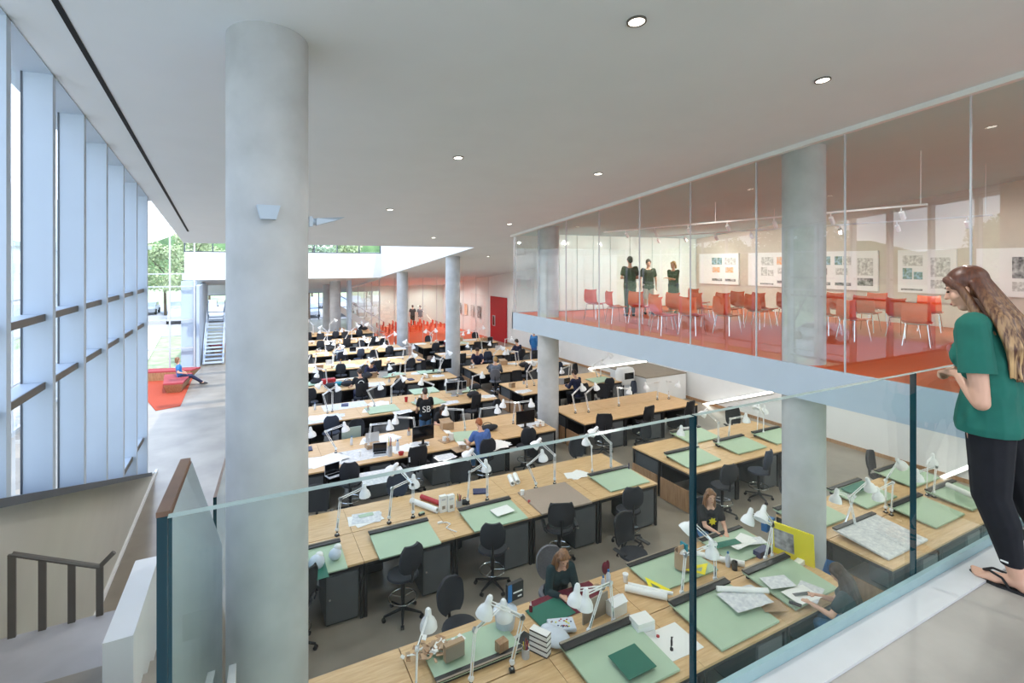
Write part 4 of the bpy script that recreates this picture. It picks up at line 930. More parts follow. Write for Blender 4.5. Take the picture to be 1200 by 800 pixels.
kit('tin','pot of blue pens beside the printed cartons',538,592,scale=(1.3,1.3,1.1)); kit('book','grey book lying behind the green board of the second row',563,575,1.2)
kit('bag','small black pouch beside the blue pens',545,590,scale=(.4,.4,.5))
one('white_cable', MB().path([(0,0,.01),(.12,-.03,.01),(.16,-.12,.01),(.05,-.2,.01),(.1,-.32,.01),(.16,-.42,.01)],.008,'lamp').box((-.03,-.02,0),(.05,.02,.03),'lamp'), 'white charger cable curling on the second row', 'cable', 515,612)
kit('roll','pair of white rolls standing side by side, first one',599,564,1.25,scale=(.5,1.5,1.5)); kit('roll','pair of white rolls standing side by side, second one',605,562,1.25,scale=(.5,1.5,1.5))
kit('papers2','two white sheets at the seam near the aisle end of the second row',676,556,.1,scale=(.8,.7,1)); kit('redcup','tiny red cup beside the brown chipboard sheet',620,588,scale=(.6,.6,.4))
t = thing('pen', MB().tube((0,0,0),(.0,.0,.14),.012,'navy'), 'dark pen standing at the aisle corner of the green board', 'pen', (*g(737,552),TOPZ+.06))
for (px,pose,rz,lb) in [(395,1,.35,'white clamp lamp beside the column over the crumpled bags'),(456,1,.3,'white clamp lamp with horizontal arm over the pale board'),(484,3,2.5,'white clamp lamp raised to the left above the second row'),
    (548,1,.4,'white clamp lamp left of the sheet holding board'),(571,3,2.4,'white clamp lamp leaning back over the blue pens'),(628,4,.3,'white clamp lamp beside the two white rolls'),(650,3,2.8,'white clamp lamp crossing above the brown chipboard'),
    (694,1,1.2,'white clamp lamp with upright post near the white sheets'),(716,3,2.6,'white clamp lamp reaching left above the aisle board')]:
    LP[True][pose].place(lb,(atY(px,9.04),9.04,TOPZ+.03),rz,'white clamp lamps along the desk seams')
# third row: computer, models, white sheets
def rowput(lst):
    for it in lst: kit(*it)
rowput([('papers2','large white sheets covering the first desk of the third row',378,540,.1,TOPZ,(1.6,1.3,1)),('drawing','wide white drawing under the clamp lamps, third row',425,530,.05,TOPZ,(1.5,1.3,1)),('drawing','pale drawing on the near side of the third row',450,555,0,TOPZ,(1.1,1.2,1)),
 ('laptop','dark laptop open at the left end of the third row',392,556,.3),('papers2','white sheets beyond the pencils, third row',445,515,.1,TOPZ,(1.5,1.2,1)),('tin','tall pot of wooden dowels on the third row',457,533,0,TOPZ,(1.2,1.2,2.2)),
 ('bottle','tall glue bottle left of the blue-shirted person',466,527,0,TOPZ,(1.2,1.2,1.2)),('redcup','red bin beside the blue-shirted person',470,532,.2,TOPZ,(1.6,1.6,.6)),('papers','open white sketches right of the seated blue shirt',520,535,.3),
 ('model','pale card model beside the desk monitor, third row',525,515,.2,TOPZ,(1.2,1.2,1.5)),('model2','dark-based massing model in the middle of the third row',541,525,.1,TOPZ,(1.3,1.3,1)),('papers','red and white prints behind the massing model',548,510,.2,TOPZ,(1.4,1.3,2)),
 ('bag','long black bag lying on the third row',572,504,.1,TOPZ,(1.3,1,.8)),('papers2','stack of white drawings near the black bag',580,522,.15,TOPZ,(1.2,1.1,3)),('monitor','black monitor facing the blue-shirted person',496,520,.1,TOPZ,(1,1,1)),
 ('box','low tan tray on the far side of the third row',437,523,.1,TOPZ,(1.1,.9,.5)),('papers','white sheets near the aisle end of the third row',620,497,.2,TOPZ,(1.5,1.2,1)),('cup','white jar left of the seated blue shirt',480,540)])
x, y = g(434,502); thing('folding_chair_back', MB().box((-.25,-.01,.0),(.25,.01,.36),'glass_top'), 'pale translucent panel leaning at the far edge of the third row', 'panel', (2.55,14.1,.75))
rowput([('imac','silver all-in-one computer seen from behind, fourth row',532,463,PI,TOPZ),('imac','second silver computer close to the first, fourth row',540,461,PI+.2,TOPZ,(.8,1,.9)),('redcup','small red cup on the fourth row',476,470,0,TOPZ,(1.3,1.3,1.3)),('bottle','green bottle beside the red cup',487,473),
 ('drawing','white drawing with blue sketch at the left of the fourth row',372,490,.05,TOPZ,(1.6,1.2,1)),('drawing','wide pale drawing on the far side of the fourth row',405,474,.05,TOPZ,(1.6,1.2,1)),('papers2','white sheets under the clamp lamp, fourth row',440,480,.1,TOPZ,(1.2,1,1)),
 ('greenflat','long pale green drawing board on the far side of the fourth row',497,458,.0,TOPZ),('papers','prints near the standing person, fourth row',470,482,.2,TOPZ,(1.2,1,1)),('papers','white prints near the aisle end of the fourth row',525,471,.1,TOPZ,(1.3,1,1)),
 ('redbox','red tool case on the fifth row',385,449,.1,TOPZ,(1,1,1)),('tealbag','crumpled turquoise bag beside the red case',396,452,.3,TOPZ,(1.4,1,1.2)),('box','brown carton to the right of the round-logo person',437,441,.1,TOPZ,(.9,.9,.9)),
 ('laptop','silver laptop on the fifth row behind the clamp lamp',451,441,.1,TOPZ),('monitor','black monitor on the aisle end of the fifth row',508,436,.1,TOPZ,(1.2,1,1.1)),('monitor','second black monitor right of the first, fifth row',521,435,.1,TOPZ,(1.1,1,1.1)),
 ('cup','yellow-green cup on the fifth row',405,449,0,TOPZ,(1.6,1.6,1.4)),('laptop','laptop with a violet screen in front of the dark-haired man',658,449,2.9,TOPZ),('box','small grey speaker cube at the aisle end, fourth wall-block row',600,453,.2,TOPZ,(.6,.6,.8)),
 ('papers','papers beside the grey cube, fourth wall-block row',612,458,.2,TOPZ,(1.3,1,1))])
# generic working clutter on the remaining desks
busy = {(0,0),(1,0)}
for (r,b,k,s,cx,cy) in desks:
    if (r,b) in busy or (r == 0): continue
    if b == 1 and r in (1,2) : n = 0 if r == 2 else rnd.choice((0,0,1))
    elif r in (2,3): n = rnd.choice((1,2,2)) if b == 0 else rnd.choice((0,1,2))
    else: n = rnd.choice((1,2,2,3)) if b == 0 or r > 3 else rnd.choice((0,1,2))
    keys = rnd.sample(['papers','papers2','drawing','roll','laptop','monitor','cup','bottle','tin','model','model2','box','bag','book','greenflat','papers'],n)
    slots = [(-.45,.0),(.05,.08),(.48,-.05)]; rnd.shuffle(slots)
    seen = set()
    for key,(dx,dy) in zip(keys,slots):
        if key in seen: continue
        seen.add(key)
        if key == 'greenflat': dx, dy = 0, 0; 
        sg = -1 if s else 1
        K[key].place(DESC[key]+', '+where(r,b,k,s),(cx+dx+rnd.uniform(-.06,.06),cy+sg*dy+rnd.uniform(-.08,.08),TOPZ+.002),(PI if s else 0)+rnd.uniform(-.25,.25),'working clutter on the benches')
# ================================================================ upper room furniture
def shell_chair():
    se = MB(); n = 8; vs = []; prof = [(-.2,.86),(-.235,.80),(-.23,.62),(-.19,.50),(-.10,.45),(.05,.445),(.2,.46),(.235,.445)]
    for t in (0,.012):
        for (y,z) in prof:
            for i in range(n+1):
                u = 2*i/n-1; wv = .235 if z < .7 else .22; vs.append((u*wv,y+.03*u*u*(1 if z > .5 else 0)-t,z+.02*u*u-(t if z < .5 else 0)))
    m_ = len(prof)*(n+1); fs = []
    for j in range(len(prof)-1):
        for i in range(n): a = j*(n+1)+i; fs += [(a,a+1,a+n+2,a+n+1),(m_+a,m_+a+n+1,m_+a+n+2,m_+a+1)]
        for i in (0,n): a = j*(n+1)+i; fs.append((a,a+n+1,m_+a+n+1,m_+a))
    se.add(vs,fs,'seat_or'); ps = [('shell',se.mesh('shell',True),[])]
    fr = MB().path([(-.17,-.16,.43),(.17,-.16,.43),(.17,.16,.43),(-.17,.16,.43),(-.17,-.16,.43)],.010,'chrome'); ps.append(('seat_frame',fr.mesh('seat_frame'),[]))
    for sx in (-1,1):
        for sy in (-1,1): ps.append(('leg',MB().tube((sx*.17,sy*.16,.43),(sx*.22,sy*.22,0),.010,'chrome',seg=8).mesh('leg'),[]))
    return Kit('orange_shell_chair','chair',ps)
OC = shell_chair()
och = [(697,347),(723,350),(748,350),(774,354),(781,358),(799,352),(808,358),(819,346),(829,352),(843,352),(852,358),(870,350),(888,354),(903,352),(918,352),(940,358),(963,358),(984,352),(1000,362),(1016,356),(1030,352),(1058,360),(1075,366),(1090,356)]
oxy = [G(px,py,UP+.66) for px,py in och]
for it in range(40):
    for i in range(len(oxy)):
        for j in range(i):
            d = oxy[i]-oxy[j]; d.z = 0
            if d.length < .66: d = (d.normalized() if d.length > 1e-3 else Vector((1,0,0)))*(.66-d.length)*.5; oxy[i] += d; oxy[j] -= d
for i,p in enumerate(oxy):
    x, y = min(p.x,15.3), p.y
    OC.place(f'glossy orange shell chair with chrome legs, {["first","second","third","fourth","fifth","sixth","seventh","eighth","ninth","tenth","eleventh","twelfth","thirteenth","fourteenth","fifteenth","sixteenth","seventeenth","eighteenth","nineteenth","twentieth","twenty-first","twenty-second","twenty-third","twenty-fourth"][i]} from the marker boards', (x,y,UP), -PI/2+random.Random(i).uniform(-.35,.35), 'orange chairs in the upper room')
# orange chairs in the far ground-floor room
for j in range(6):
    for i in range(7):
        if (i+j)%6 == 5: continue
        OC_ = thing('orange_chair', OC.parts[0][1], 'orange chair standing in rows in the far glazed room', 'chair', (8.9+i*.75,36.0+j*.95,.02), PI/2, 'orange chairs in the far room')
# display panels and posters on the right wall of the upper room
pan = [(14.4,12.6),(12.2,10.5),(9.9,8.0),(7.5,6.2),(5.8,4.6)]
posters = []
pc = random.Random(8)
M['poster_sky'] = mat('poster_landscape',(168,200,222),.7,scale=16,c2=(96,118,74),detail=5); M['poster_warm'] = mat('poster_warm',(232,150,80),.7,scale=18,c2=(206,206,196),detail=5); M['poster_plan'] = mat('poster_plan',(226,226,222),.7,scale=14,c2=(160,160,156),detail=8)
pn = 0
for (ya,yb) in pan:
    t = empty('pin_up_panel', f'white pin-up panel on the upper room wall, {ORD[pn]} from the marker boards', 'display panel', (15.955,yb,UP+.85)); pn += 1
    part('panel', MB().box((-.06,0,0),(0.0,ya-yb,1.15),'white'), t)
    y = yb+.12; k = 0
    while y+.5 < ya+.01:
        lay = pc.choice(([(0,.78,.46,.28),(0,.42,.2,.2),(.24,.42,.22,.3),(0,.12,.5,.05)],[(0,.80,.22,.26),(.25,.80,.22,.26),(.1,.50,.34,.2),(0,.18,.46,.09)],[(.05,.84,.36,.14),(.0,.48,.5,.28),(.02,.2,.2,.2),(.28,.2,.16,.14)],[(0,.5,.42,.5),(0,.2,.42,.22)]))
        for q,(dy,z,w_,h) in enumerate(lay):
            m_ = pc.choice(('poster_sky','poster_warm','poster_plan','poster_plan','art')) if h > .15 else 'art'
            thing('poster', MB().box((-.008,0,0),(0,w_,h),m_), f'small printed sheet pinned on the {ORD[pn-1]} white panel, {["upper","second","third","lowest"][q]} sheet, {ORD[min(k,8)]} cluster', 'poster', (15.895,y+dy,UP+.85+z-.06), group='posters pinned in the upper room')
        y += .60; k += 1
# ceiling tracks with spot heads
for (x,ya,yb,z,lb) in [(10.5,4.5,13.5,6.5,'white lighting track with spotlights nearer the glass, upper room'),(13.0,4.5,13.8,6.42,'white lighting track with spotlights nearer the posters, upper room')]:
    t = empty('lighting_track',lb,'track light',(x,ya,z)); part('track', MB().box((-.02,0,0),(.02,yb-ya,.035),'lamp'), t)
    y = .4
    while y < yb-ya:
        part('spotlight', MB().tube((0,y,0),(0,y,-.08),.012,'lamp').tube((0,y,-.08),(.09,y,-.20),.045,'lamp'), t); y += 1.25
    for y in (.1,(yb-ya)/2,yb-ya-.1): part('hanger', MB().tube((0,y,.03),(0,y,ceil_z(ya+y)-z+.01),.006,'lamp'), t)
# track and posters of the far room
for k in range(6):
    thing('poster', MB().box((-.01,0,0),(0,.6,.9),('art','poster_plan','poster_warm')[k%3]), f'poster on the right wall inside the far glazed room, {ORD[k]} from the front', 'poster', (15.94,35.5+k*1.3,1.3), group='posters in the far room')
# ================================================================ lounge
t = thing('red_rug', MB().slab([(-4.3,30.7,.02),(-2.15,30.5,.02),(-2.15,23.3,.02),(-2.9,23.0,.02),(-3.6,25.5,.02)],.018,'rug'), 'angular red-orange rug under the lounge benches', 'rug')
def lounge_bench(lb, pts, loc, rz=0):
    t = empty('lounge_bench', lb, 'bench', loc, rz); base = MB(); nn = len(pts); base.add([(x,y,.38) for x,y in pts]+[(x*.72,y*.78,0) for x,y in pts],[tuple(range(nn)),tuple(range(nn,2*nn))]+[(k,(k+1)%nn,nn+(k+1)%nn,nn+k) for k in range(nn)],'ply'); part('timber_base', base, t)
    c = MB(); n = len(pts); c.slab([(x,y,.45) for x,y in pts],.07,'pinkred'); part('cushion', c, t); return t
lounge_bench('angular red upholstered bench with timber base the man sits on',[(-.35,-1.0),(.35,-1.1),(.55,1.0),(-.55,1.1)],(-2.62,26.6,.02),.0)
lounge_bench('second angular red bench farther back beside the seated man',[(-1.1,-.4),(1.0,-.3),(1.2,.35),(-1.0,.45)],(-3.1,28.9,.02),-.25)
lounge_bench('red angular bench far behind the white pier',[(-.5,-.5),(.5,-.6),(.6,.5),(-.5,.6)],(-1.3,36.4,0),.3)
# white sloping stair stringer and greenery-side objects at the far glass
t = empty('white_ramp_stair','white sloping stair flank in front of the far glass wall','stair',(5.9,38.0,0))
part('stringer', MB().slab([(0,0,2.6),(0,.15,2.6),(3.4,.15,.35),(3.4,0,.35)],.5,'white'), t); part('handrail', MB().tube((0,.07,3.3),(3.4,.07,1.1),.03,'silver'), t)
# ================================================================ people
def remeshed(mb, name, voxel, smooth=6, extra=None):
    me = mb.mesh(name+'_raw'); ob = bpy.data.objects.new('tmp_build', me); COL.objects.link(ob)
    md = ob.modifiers.new('r','REMESH'); md.mode = 'VOXEL'; md.voxel_size = voxel; md.use_smooth_shade = True
    if smooth: s2 = ob.modifiers.new('s','SMOOTH'); s2.factor = .5; s2.iterations = smooth
    dg = bpy.context.evaluated_depsgraph_get(); out = bpy.data.meshes.new_from_object(ob.evaluated_get(dg)); out.name = name
    bpy.data.objects.remove(ob); bpy.data.meshes.remove(me)
    out.materials.clear()
    for k in mb.mats: out.materials.append(M[k])
    out.polygons.foreach_set('use_smooth',[True]*len(out.polygons)); return out
def rot(v, ax, a): return Matrix.Rotation(a,3,ax) @ Vector(v)
def person(name_label, loc, rz, pose='stand', h=1.70, skin='skin', shirt='shirt_black', pants='jeans', hair='hair_brown', hairstyle='short', lean=.0, yaw=0.0, nod=.2, hands=None,
           knees=None, feet=None, seat=.66, sleeve='short', voxel=.012, shoes='sole', fingers=True, female=False, hem=0, shorts=False, cat='person', detail=True):
    """one figure facing +Y; joints are laid out from the pose, the skin is one continuous surface, clothing and hair are its children"""
    S = h/1.70; V = Vector
    hipz = .92 if pose == 'stand' else seat+.08
    hip = V((0,0,hipz)); tl = .50
    up = V((0,math.sin(lean),math.cos(lean)))
    fw = V((0,math.cos(lean),-math.sin(lean)))
    def T(x, y, z): return hip+V((x,0,0))+fw*y+up*z      # torso frame
    sw = .155 if female else .175; hw = .085
    sh = {s: T(s*sw,0,.48) for s in (-1,1)}
    neck = T(0,-.01,.53); 
    hd = up.copy(); a = lean+nod; hup = V((0,math.sin(a),math.cos(a))); hfw = V((0,math.cos(a),-math.sin(a)))
    if yaw: hfw = Matrix.Rotation(yaw,3,hup) @ hfw
    hr = hfw.cross(hup)
    hc = neck+V((0,math.sin(lean+nod*.5),math.cos(lean+nod*.5)))*.165
    def Hd(x,y,z): return hc+hr*x+hfw*y+hup*z
    if pose == 'stand':
        kn = knees or {-1:V((-.09,.02,.49)),1:V((.09,.02,.49))}; ak = feet or {-1:V((-.10,-.02,.085)),1:V((.10,-.02,.085))}
    else:
        kn = knees or {-1:V((-.11,.42,hipz-.045)),1:V((.11,.42,hipz-.045))}; ak = feet or {-1:V((-.11,.36,.33)),1:V((.11,.40,.33))}
    hips = {s: hip+V((s*hw,0,-.03)) for s in (-1,1)}
    H_ = {}
    for s in (-1,1):
        w = None
        if hands: w = hands.get(s)
        if w is None: w = sh[s]+V((s*.07,.03,-.52))
        w = V(w); d = w-sh[s]; L1, L2 = .29, .25; L = min(d.length,.53)
        if d.length > .53: w = sh[s]+d.normalized()*.53; d = w-sh[s]
        a_ = math.acos(max(-1,min(1,(L1*L1+L*L-L2*L2)/(2*L1*L)))); dn = d.normalized()
        pole = V((s*.45,-.3,-1)); pole = (pole-dn*pole.dot(dn)).normalized()
        el = sh[s]+dn*L1*math.cos(a_)+pole*L1*math.sin(a_); H_[s] = (el,w)
    body = MB(); sk = skin
    # torso
    for s in (-1,1):
        body.capsule(T(s*.075,0,.0),.095,T(s*.07,0,.22),.085,sk); body.capsule(T(s*.07,0,.22),.085,T(s*.085,.0,.40),.098,sk)
        body.capsule(T(s*.05,0,.47),.06,sh[s],.055,sk)
        body.capsule(hips[s],.092,kn[s],.062,sk); body.capsule(kn[s],.058,kn[s].lerp(ak[s],.35),.056,sk); body.capsule(kn[s].lerp(ak[s],.35),.056,ak[s],.036,sk)
        el, w = H_[s]
        body.capsule(sh[s],.052,el,.038,sk); body.capsule(el,.038,el.lerp(w,.35),.036,sk); body.capsule(el.lerp(w,.35),.036,w,.024,sk)
        if female: body.ell(T(s*.07,.085,.33),(.062,.055,.06),sk)
        # foot
        f = ak[s]; fd = V((s*.15,1,0)).normalized(); drop = -.05
        body.capsule(f+V((0,-.03,-.035)),.034,f+fd*.09+V((0,0,-.05)),.030,sk); body.capsule(f+fd*.09+V((0,0,-.05)),.030,f+fd*.155+V((0,0,-.058)),.022,sk)
    body.capsule(T(0,-.005,.0),.10,T(0,-.01,.40),.09,sk)
    body.capsule(T(0,-.01,.45),.06,neck+(hc-neck)*.5,.048,sk)
    # head
    Mh = Matrix((hr,hfw,hup)).transposed()
    body.ell(Hd(0,-.01,.045),(.074,.092,.088),sk,Mh); body.ell(Hd(0,.018,-.012),(.062,.070,.085),sk,Mh); body.capsule(Hd(-.02,.045,-.075),.026,Hd(.02,.045,-.075),.026,sk)
    body.capsule(Hd(0,.082,.025),.010,Hd(0,.099,-.008),.014,sk); body.ell(Hd(0,.083,-.048),(.022,.010,.012),sk,Mh)
    for s in (-1,1): body.ell(Hd(s*.076,-.005,.005),(.010,.020,.030),sk,Mh); body.ell(Hd(s*.03,.068,.042),(.026,.014,.010),sk,Mh)
    # hands: palm, four unequal curled fingers, thumb from the side of the palm
    for s in (-1,1):
        el, w = H_[s]; d = (w-el).normalized(); d = (d+V((0,0,-.15 if d.z > -.6 else 0))).normalized()
        side = d.cross(V((0,0,1))) if abs(d.z) < .9 else V((0,-1,0)); side = side.normalized(); nrm = side.cross(d).normalized()
        tin = -1 if side.x*s > 0 else 1      # thumb points to the body's middle
        pal = w+d*.05
        body.capsule(w,.022,w+d*.07+side*.018,.017,sk); body.capsule(w,.022,w+d*.07-side*.018,.017,sk)
        if fingers:
            for i,(off,L,) in enumerate(((-.030,.058),(-.010,.072),(.010,.076),(.030,.068))):
                sd = off*tin; p = w+d*.078+side*sd; dn = -1 if nrm.z > 0 else 1
                q = p+(d+nrm*dn*.25).normalized()*L*.55; t_ = q+(d*.7+nrm*dn*.75).normalized()*L*.45
                body.capsule(p,.0098,q,.0092,sk,8,3); body.capsule(q,.0092,t_,.0078,sk,8,3)
            p = w+d*.025+side*tin*.024; q = p+(d*.7+side*tin*.8).normalized()*.035; t_ = q+(d+side*tin*.25).normalized()*.028
            body.capsule(p,.013,q,.0105,sk,8,3); body.capsule(q,.0105,t_,.009,sk,8,3)
    t = link('person', remeshed(body,'body',voxel,4), None, loc, rz); tag(t, name_label, cat); t.scale = (S,S,S)
    # shirt
    c = MB(); g_ = .014
    hz = -.06-hem
    for s in (-1,1):
        c.capsule(T(s*.078,0,hz),.100+g_,T(s*.07,0,.22),.088+g_,shirt); c.capsule(T(s*.07,0,.22),.088+g_,T(s*.085,0,.39),.100+g_,shirt)
        c.capsule(T(s*.04,0,.455),.062,sh[s],.055+g_,shirt)
        el, w = H_[s]
        if sleeve == 'short': c.capsule(sh[s],.056+g_,sh[s].lerp(el,.55),.056+g_,shirt)
        else: c.capsule(sh[s],.055+g_,el,.042+g_,shirt); c.capsule(el,.042+g_,el.lerp(w,.86),.028+g_,shirt)
        if female: c.ell(T(s*.07,.092,.33),(.068,.058,.066),shirt)
    c.capsule(T(0,-.005,hz),.104+g_,T(0,-.01,.40),.095+g_,shirt)
    part('shirt', remeshed(c,'shirt',voxel,5), t)
    # trousers
    c = MB()
    for s in (-1,1):
        c.capsule(hips[s]+V((0,0,.05)),.098+g_*.6,hips[s],.094+g_*.6,pants); e_ = .55 if shorts else .93
        c.capsule(hips[s],.094+g_*.7,hips[s].lerp(kn[s],.9 if shorts else 1.0),.064+g_*.9,pants)
        if not shorts: m_ = kn[s].lerp(ak[s],.35); c.capsule(kn[s],.060+g_,m_,.057+g_,pants); c.capsule(m_,.057+g_,kn[s].lerp(ak[s],.90),.040+g_,pants)
    c.capsule(hip+V((-.04,0,0)),.10+g_*.5,hip+V((.04,0,0)),.10+g_*.5,pants)
    part('trousers', remeshed(c,'trousers',voxel,4), t)
    # shoes
    if shoes:
        for s in (-1,1):
            c = MB(); f = ak[s]; fd = V((s*.15,1,0)).normalized()
            c.capsule(f+V((0,-.04,-.045)),.040,f+fd*.10+V((0,0,-.05)),.040,shoes); c.capsule(f+fd*.10+V((0,0,-.05)),.040,f+fd*.17+V((0,0,-.055)),.030,shoes)
            part('shoe', remeshed(c,'shoe',voxel,3), t)
    # hair
    c = MB(); hm = hair
    c.ell(Hd(0,-.018,.058),(.083,.096,.088),hm,Mh); c.ell(Hd(0,-.055,.01),(.074,.058,.085),hm,Mh)
    if hairstyle == 'short':
        for s in (-1,1): c.ell(Hd(s*.062,.0,.05),(.022,.06,.045),hm,Mh)
    else:
        for s in (-1,1): c.capsule(Hd(s*.058,.035,.075),.032,Hd(s*.074,-.01,-.04),.026,hm)
        if hairstyle == 'long':
            for s in (-1,-.5,0,.5,1):
                b0 = Hd(s*.05,-.06,.0); b1 = Hd(s*.055,-.085,-.12); b2 = T(s*.07,-.125,.30)
                c.capsule(b0,.045,b1,.042,hm); c.capsule(b1,.042,b2,.03,hm)
            for s in (-1,1): c.capsule(Hd(s*.074,-.01,-.04),.028,T(s*.09,.07,.34),.022,hm); c.capsule(Hd(s*.07,-.04,-.02),.034,T(s*.10,-.04,.40),.034,hm); c.capsule(T(s*.10,-.04,.40),.034,T(s*.10,-.09,.28),.026,hm)
        if hairstyle == 'bob':
            for s in (-1,1): c.capsule(Hd(s*.07,-.02,.0),.035,Hd(s*.07,-.03,-.09),.034,hm)
            c.capsule(Hd(-.04,-.07,-.06),.04,Hd(.04,-.07,-.06),.04,hm)
        if hairstyle == 'bun': c.ell(Hd(0,-.11,.09),(.04,.04,.04),hm,Mh)
        if hairstyle == 'pony': c.capsule(Hd(0,-.10,.04),.03,Hd(0,-.15,-.16),.018,hm)
    # keep the face clear
    hm_ = remeshed(c,'hair',min(voxel,.010),3); part('hair', hm_, t)
    if detail:
        for s in (-1,1):
            part('eye', MB().ell(Hd(s*.029,.083,.022),(.011,.005,.0055),'eye',Mh,10,6), t)
        part('mouth', MB().ell(Hd(0,.0925,-.048),(.019,.004,.005),'lips',Mh,10,6), t)
    t['_f'] = 1; del t['_f']
    return t, T, Hd, H_
def text_part(body, size, m, parent, M4, name='print'):
    cu = bpy.data.curves.new('txt','FONT'); cu.body = body; cu.size = size; cu.extrude = .001; cu.align_x = 'CENTER'; cu.align_y = 'CENTER'
    ob = bpy.data.objects.new('tmp_text', cu); COL.objects.link(ob); dg = bpy.context.evaluated_depsgraph_get(); me = bpy.data.meshes.new_from_object(ob.evaluated_get(dg)); bpy.data.objects.remove(ob)
    me.transform(M4); me.materials.clear(); me.materials.append(M[m]); me.name = name; return link(name, me, parent)
BACK = lambda y,z: Matrix.Translation((0,y,z)) @ Matrix.Rotation(PI/2,4,'X')            # readable from behind (-Y side)
def at(px, py, z): p = G(px,py,z); return (p.x,p.y,0)
V_ = Vector
# reading woman at the nearest row (far side, faces -Y)
person('woman in dark teal top bent over her work at the maroon cloth',(4.05,6.34,0),PI-.2,'sit',1.66,shirt='shirt_teal',pants='pants_black',hairstyle='long',lean=.45,nod=.12,female=True,sleeve='long',hands={-1:V_((-.10,.52,.97)),1:V_((.12,.50,.97))},voxel=.009)
# smiling girl
t,T,Hd,_ = person('smiling young woman in black sunburst T-shirt drawing beside the column side desk',(7.32,6.45,0),PI-.45,'sit',1.66,shirt='shirt_black',pants='jeans',hairstyle='long',lean=.22,nod=-.1,female=True,hands={-1:V_((-.12,.50,.98)),1:V_((.05,.50,.98))},voxel=.009)
mb = MB(); c0 = T(0,.157,.33); n = 14
for k in range(n):
    a = 2*PI*k/n; r1 = .075 if k%2 else .045; a2 = 2*PI*(k+1)/n; r2_ = .045 if k%2 else .075
    mb.add([c0+V_((0,.0,0)), c0+V_((r1*math.cos(a),0,r1*math.sin(a))), c0+V_((r2_*math.cos(a2),0,r2_*math.sin(a2)))],[(0,1,2)],'yellow')
part('sunburst_print', mb, t)
# long-haired girl at right of the nearest row, near side, faces the desk and a little left
person('young woman with long dark hair drawing at the aisle end of the nearest row',(7.05,3.78,0),.35,'sit',1.68,shirt='shirt_teal',pants='jeans',hair='hair_dark',hairstyle='long',lean=.30,nod=.3,female=True,hands={-1:V_((-.22,.50,.99)),1:V_((.02,.50,.99))},voxel=.009)
# third row
person('red-haired person in blue T-shirt seated with their back to us at the third row',(5.30,11.62,0),0,'sit',1.74,shirt='shirt_blue',pants='jeans',hair='hair_red',hairstyle='short',lean=.35,nod=.35,hands={-1:V_((-.25,.5,.95)),1:V_((.25,.5,.95))},voxel=.011)
t,T,Hd,_ = person('dark-haired person standing between rows in black shirt with white letters',(4.85,14.85,0),-.1,'stand',1.68,shirt='shirt_black',pants='jeans',hair='hair_dark',lean=.05,nod=.35,hands={-1:V_((-.2,.32,1.0)),1:V_((.2,.32,1.0))},voxel=.011)
text_part('SB',.26,'paper',t,BACK(-.150,1.14))
person('dark-haired woman bending over the far side of the third row',(5.15,14.25,0),PI-.2,'sit',1.64,shirt='shirt_black',pants='pants_black',hair='hair_dark',hairstyle='long',lean=.45,nod=.5,female=True,hands={-1:V_((-.15,.5,.95)),1:V_((.15,.5,.95))},voxel=.012)
# fifth row
t,T,Hd,_ = person('person in black shirt with round white back logo at the fifth row',(3.75,18.9,0),0,'sit',1.74,shirt='shirt_black',pants='shirt_navy',hair='hair_dark',lean=.25,nod=.4,seat=.72,hands={-1:V_((-.3,.45,.95)),1:V_((.3,.45,.95))},voxel=.013)
mb = MB().torus((0,0,0),.10,.012,'paper',24,M4=Matrix.Translation(T(0,-.142,.30))@Matrix.Rotation(PI/2-.25,4,'X')).box((-.06,-.15,0),(.06,-.147,.02),'paper',Matrix.Translation(T(0,0,.30))@Matrix.Rotation(.5,4,'Y')); part('round_logo', mb, t)
person('dark-haired person seated facing us at the far side of the fifth row',(4.6,21.75,0),PI+.3,'sit',1.7,shirt='shirt_navy',pants='jeans',hair='hair_dark',lean=.5,nod=.4,hands={-1:V_((-.2,.5,.95)),1:V_((.2,.5,.95))},voxel=.014)
t_ = person('grey-haired man in grey shirt seated on a maroon chair, wall-block aisle end',(9.15,18.9,0),-.5,'sit',1.78,shirt='shirt_grey',pants='pants_black',hair='hair_blond',lean=.15,nod=.2,sleeve='long',voxel=.013,hands={-1:V_((-.2,.45,.95)),1:V_((.2,.45,.95))})
person('dark-haired man in black shirt at the far side of the fifth wall-block row',(9.6,21.75,0),PI-.4,'sit',1.78,shirt='shirt_navy',pants='pants_black',hair='hair_dark',lean=.3,nod=.3,voxel=.014,hands={-1:V_((-.2,.5,.95)),1:V_((.2,.5,.95))})
person('man in navy shirt seated with his back turned near the right wall',(12.3,22.7,0),.2,'sit',1.8,shirt='shirt_navy',pants='pants_black',hair='hair_dark',lean=.2,nod=.3,sleeve='long',voxel=.014,hands={-1:V_((-.3,.45,.95)),1:V_((.3,.45,.95))})
person('person in bright blue clothes standing against the right wall',(14.3,24.6,0),-1.2,'stand',1.72,shirt='blue',pants='shirt_blue',hair='hair_dark',nod=.1,voxel=.014,sleeve='long')
person('dark-haired man in navy jacket working on a laptop, third wall-block row',(10.75,15.25,0),.25,'sit',1.78,shirt='shirt_navy',pants='pants_black',hair='hair_dark',lean=.3,nod=.3,sleeve='long',voxel=.012,hands={-1:V_((-.15,.5,.97)),1:V_((.15,.5,.97))})
person('person in a dark top sitting at the far window end of the hall',(2.6,33.8,0),.2,'sit',1.75,shirt='shirt_teal',pants='pants_black',hair='hair_dark',voxel=.016,hands={-1:V_((-.2,.5,.95)),1:V_((.2,.5,.95))})
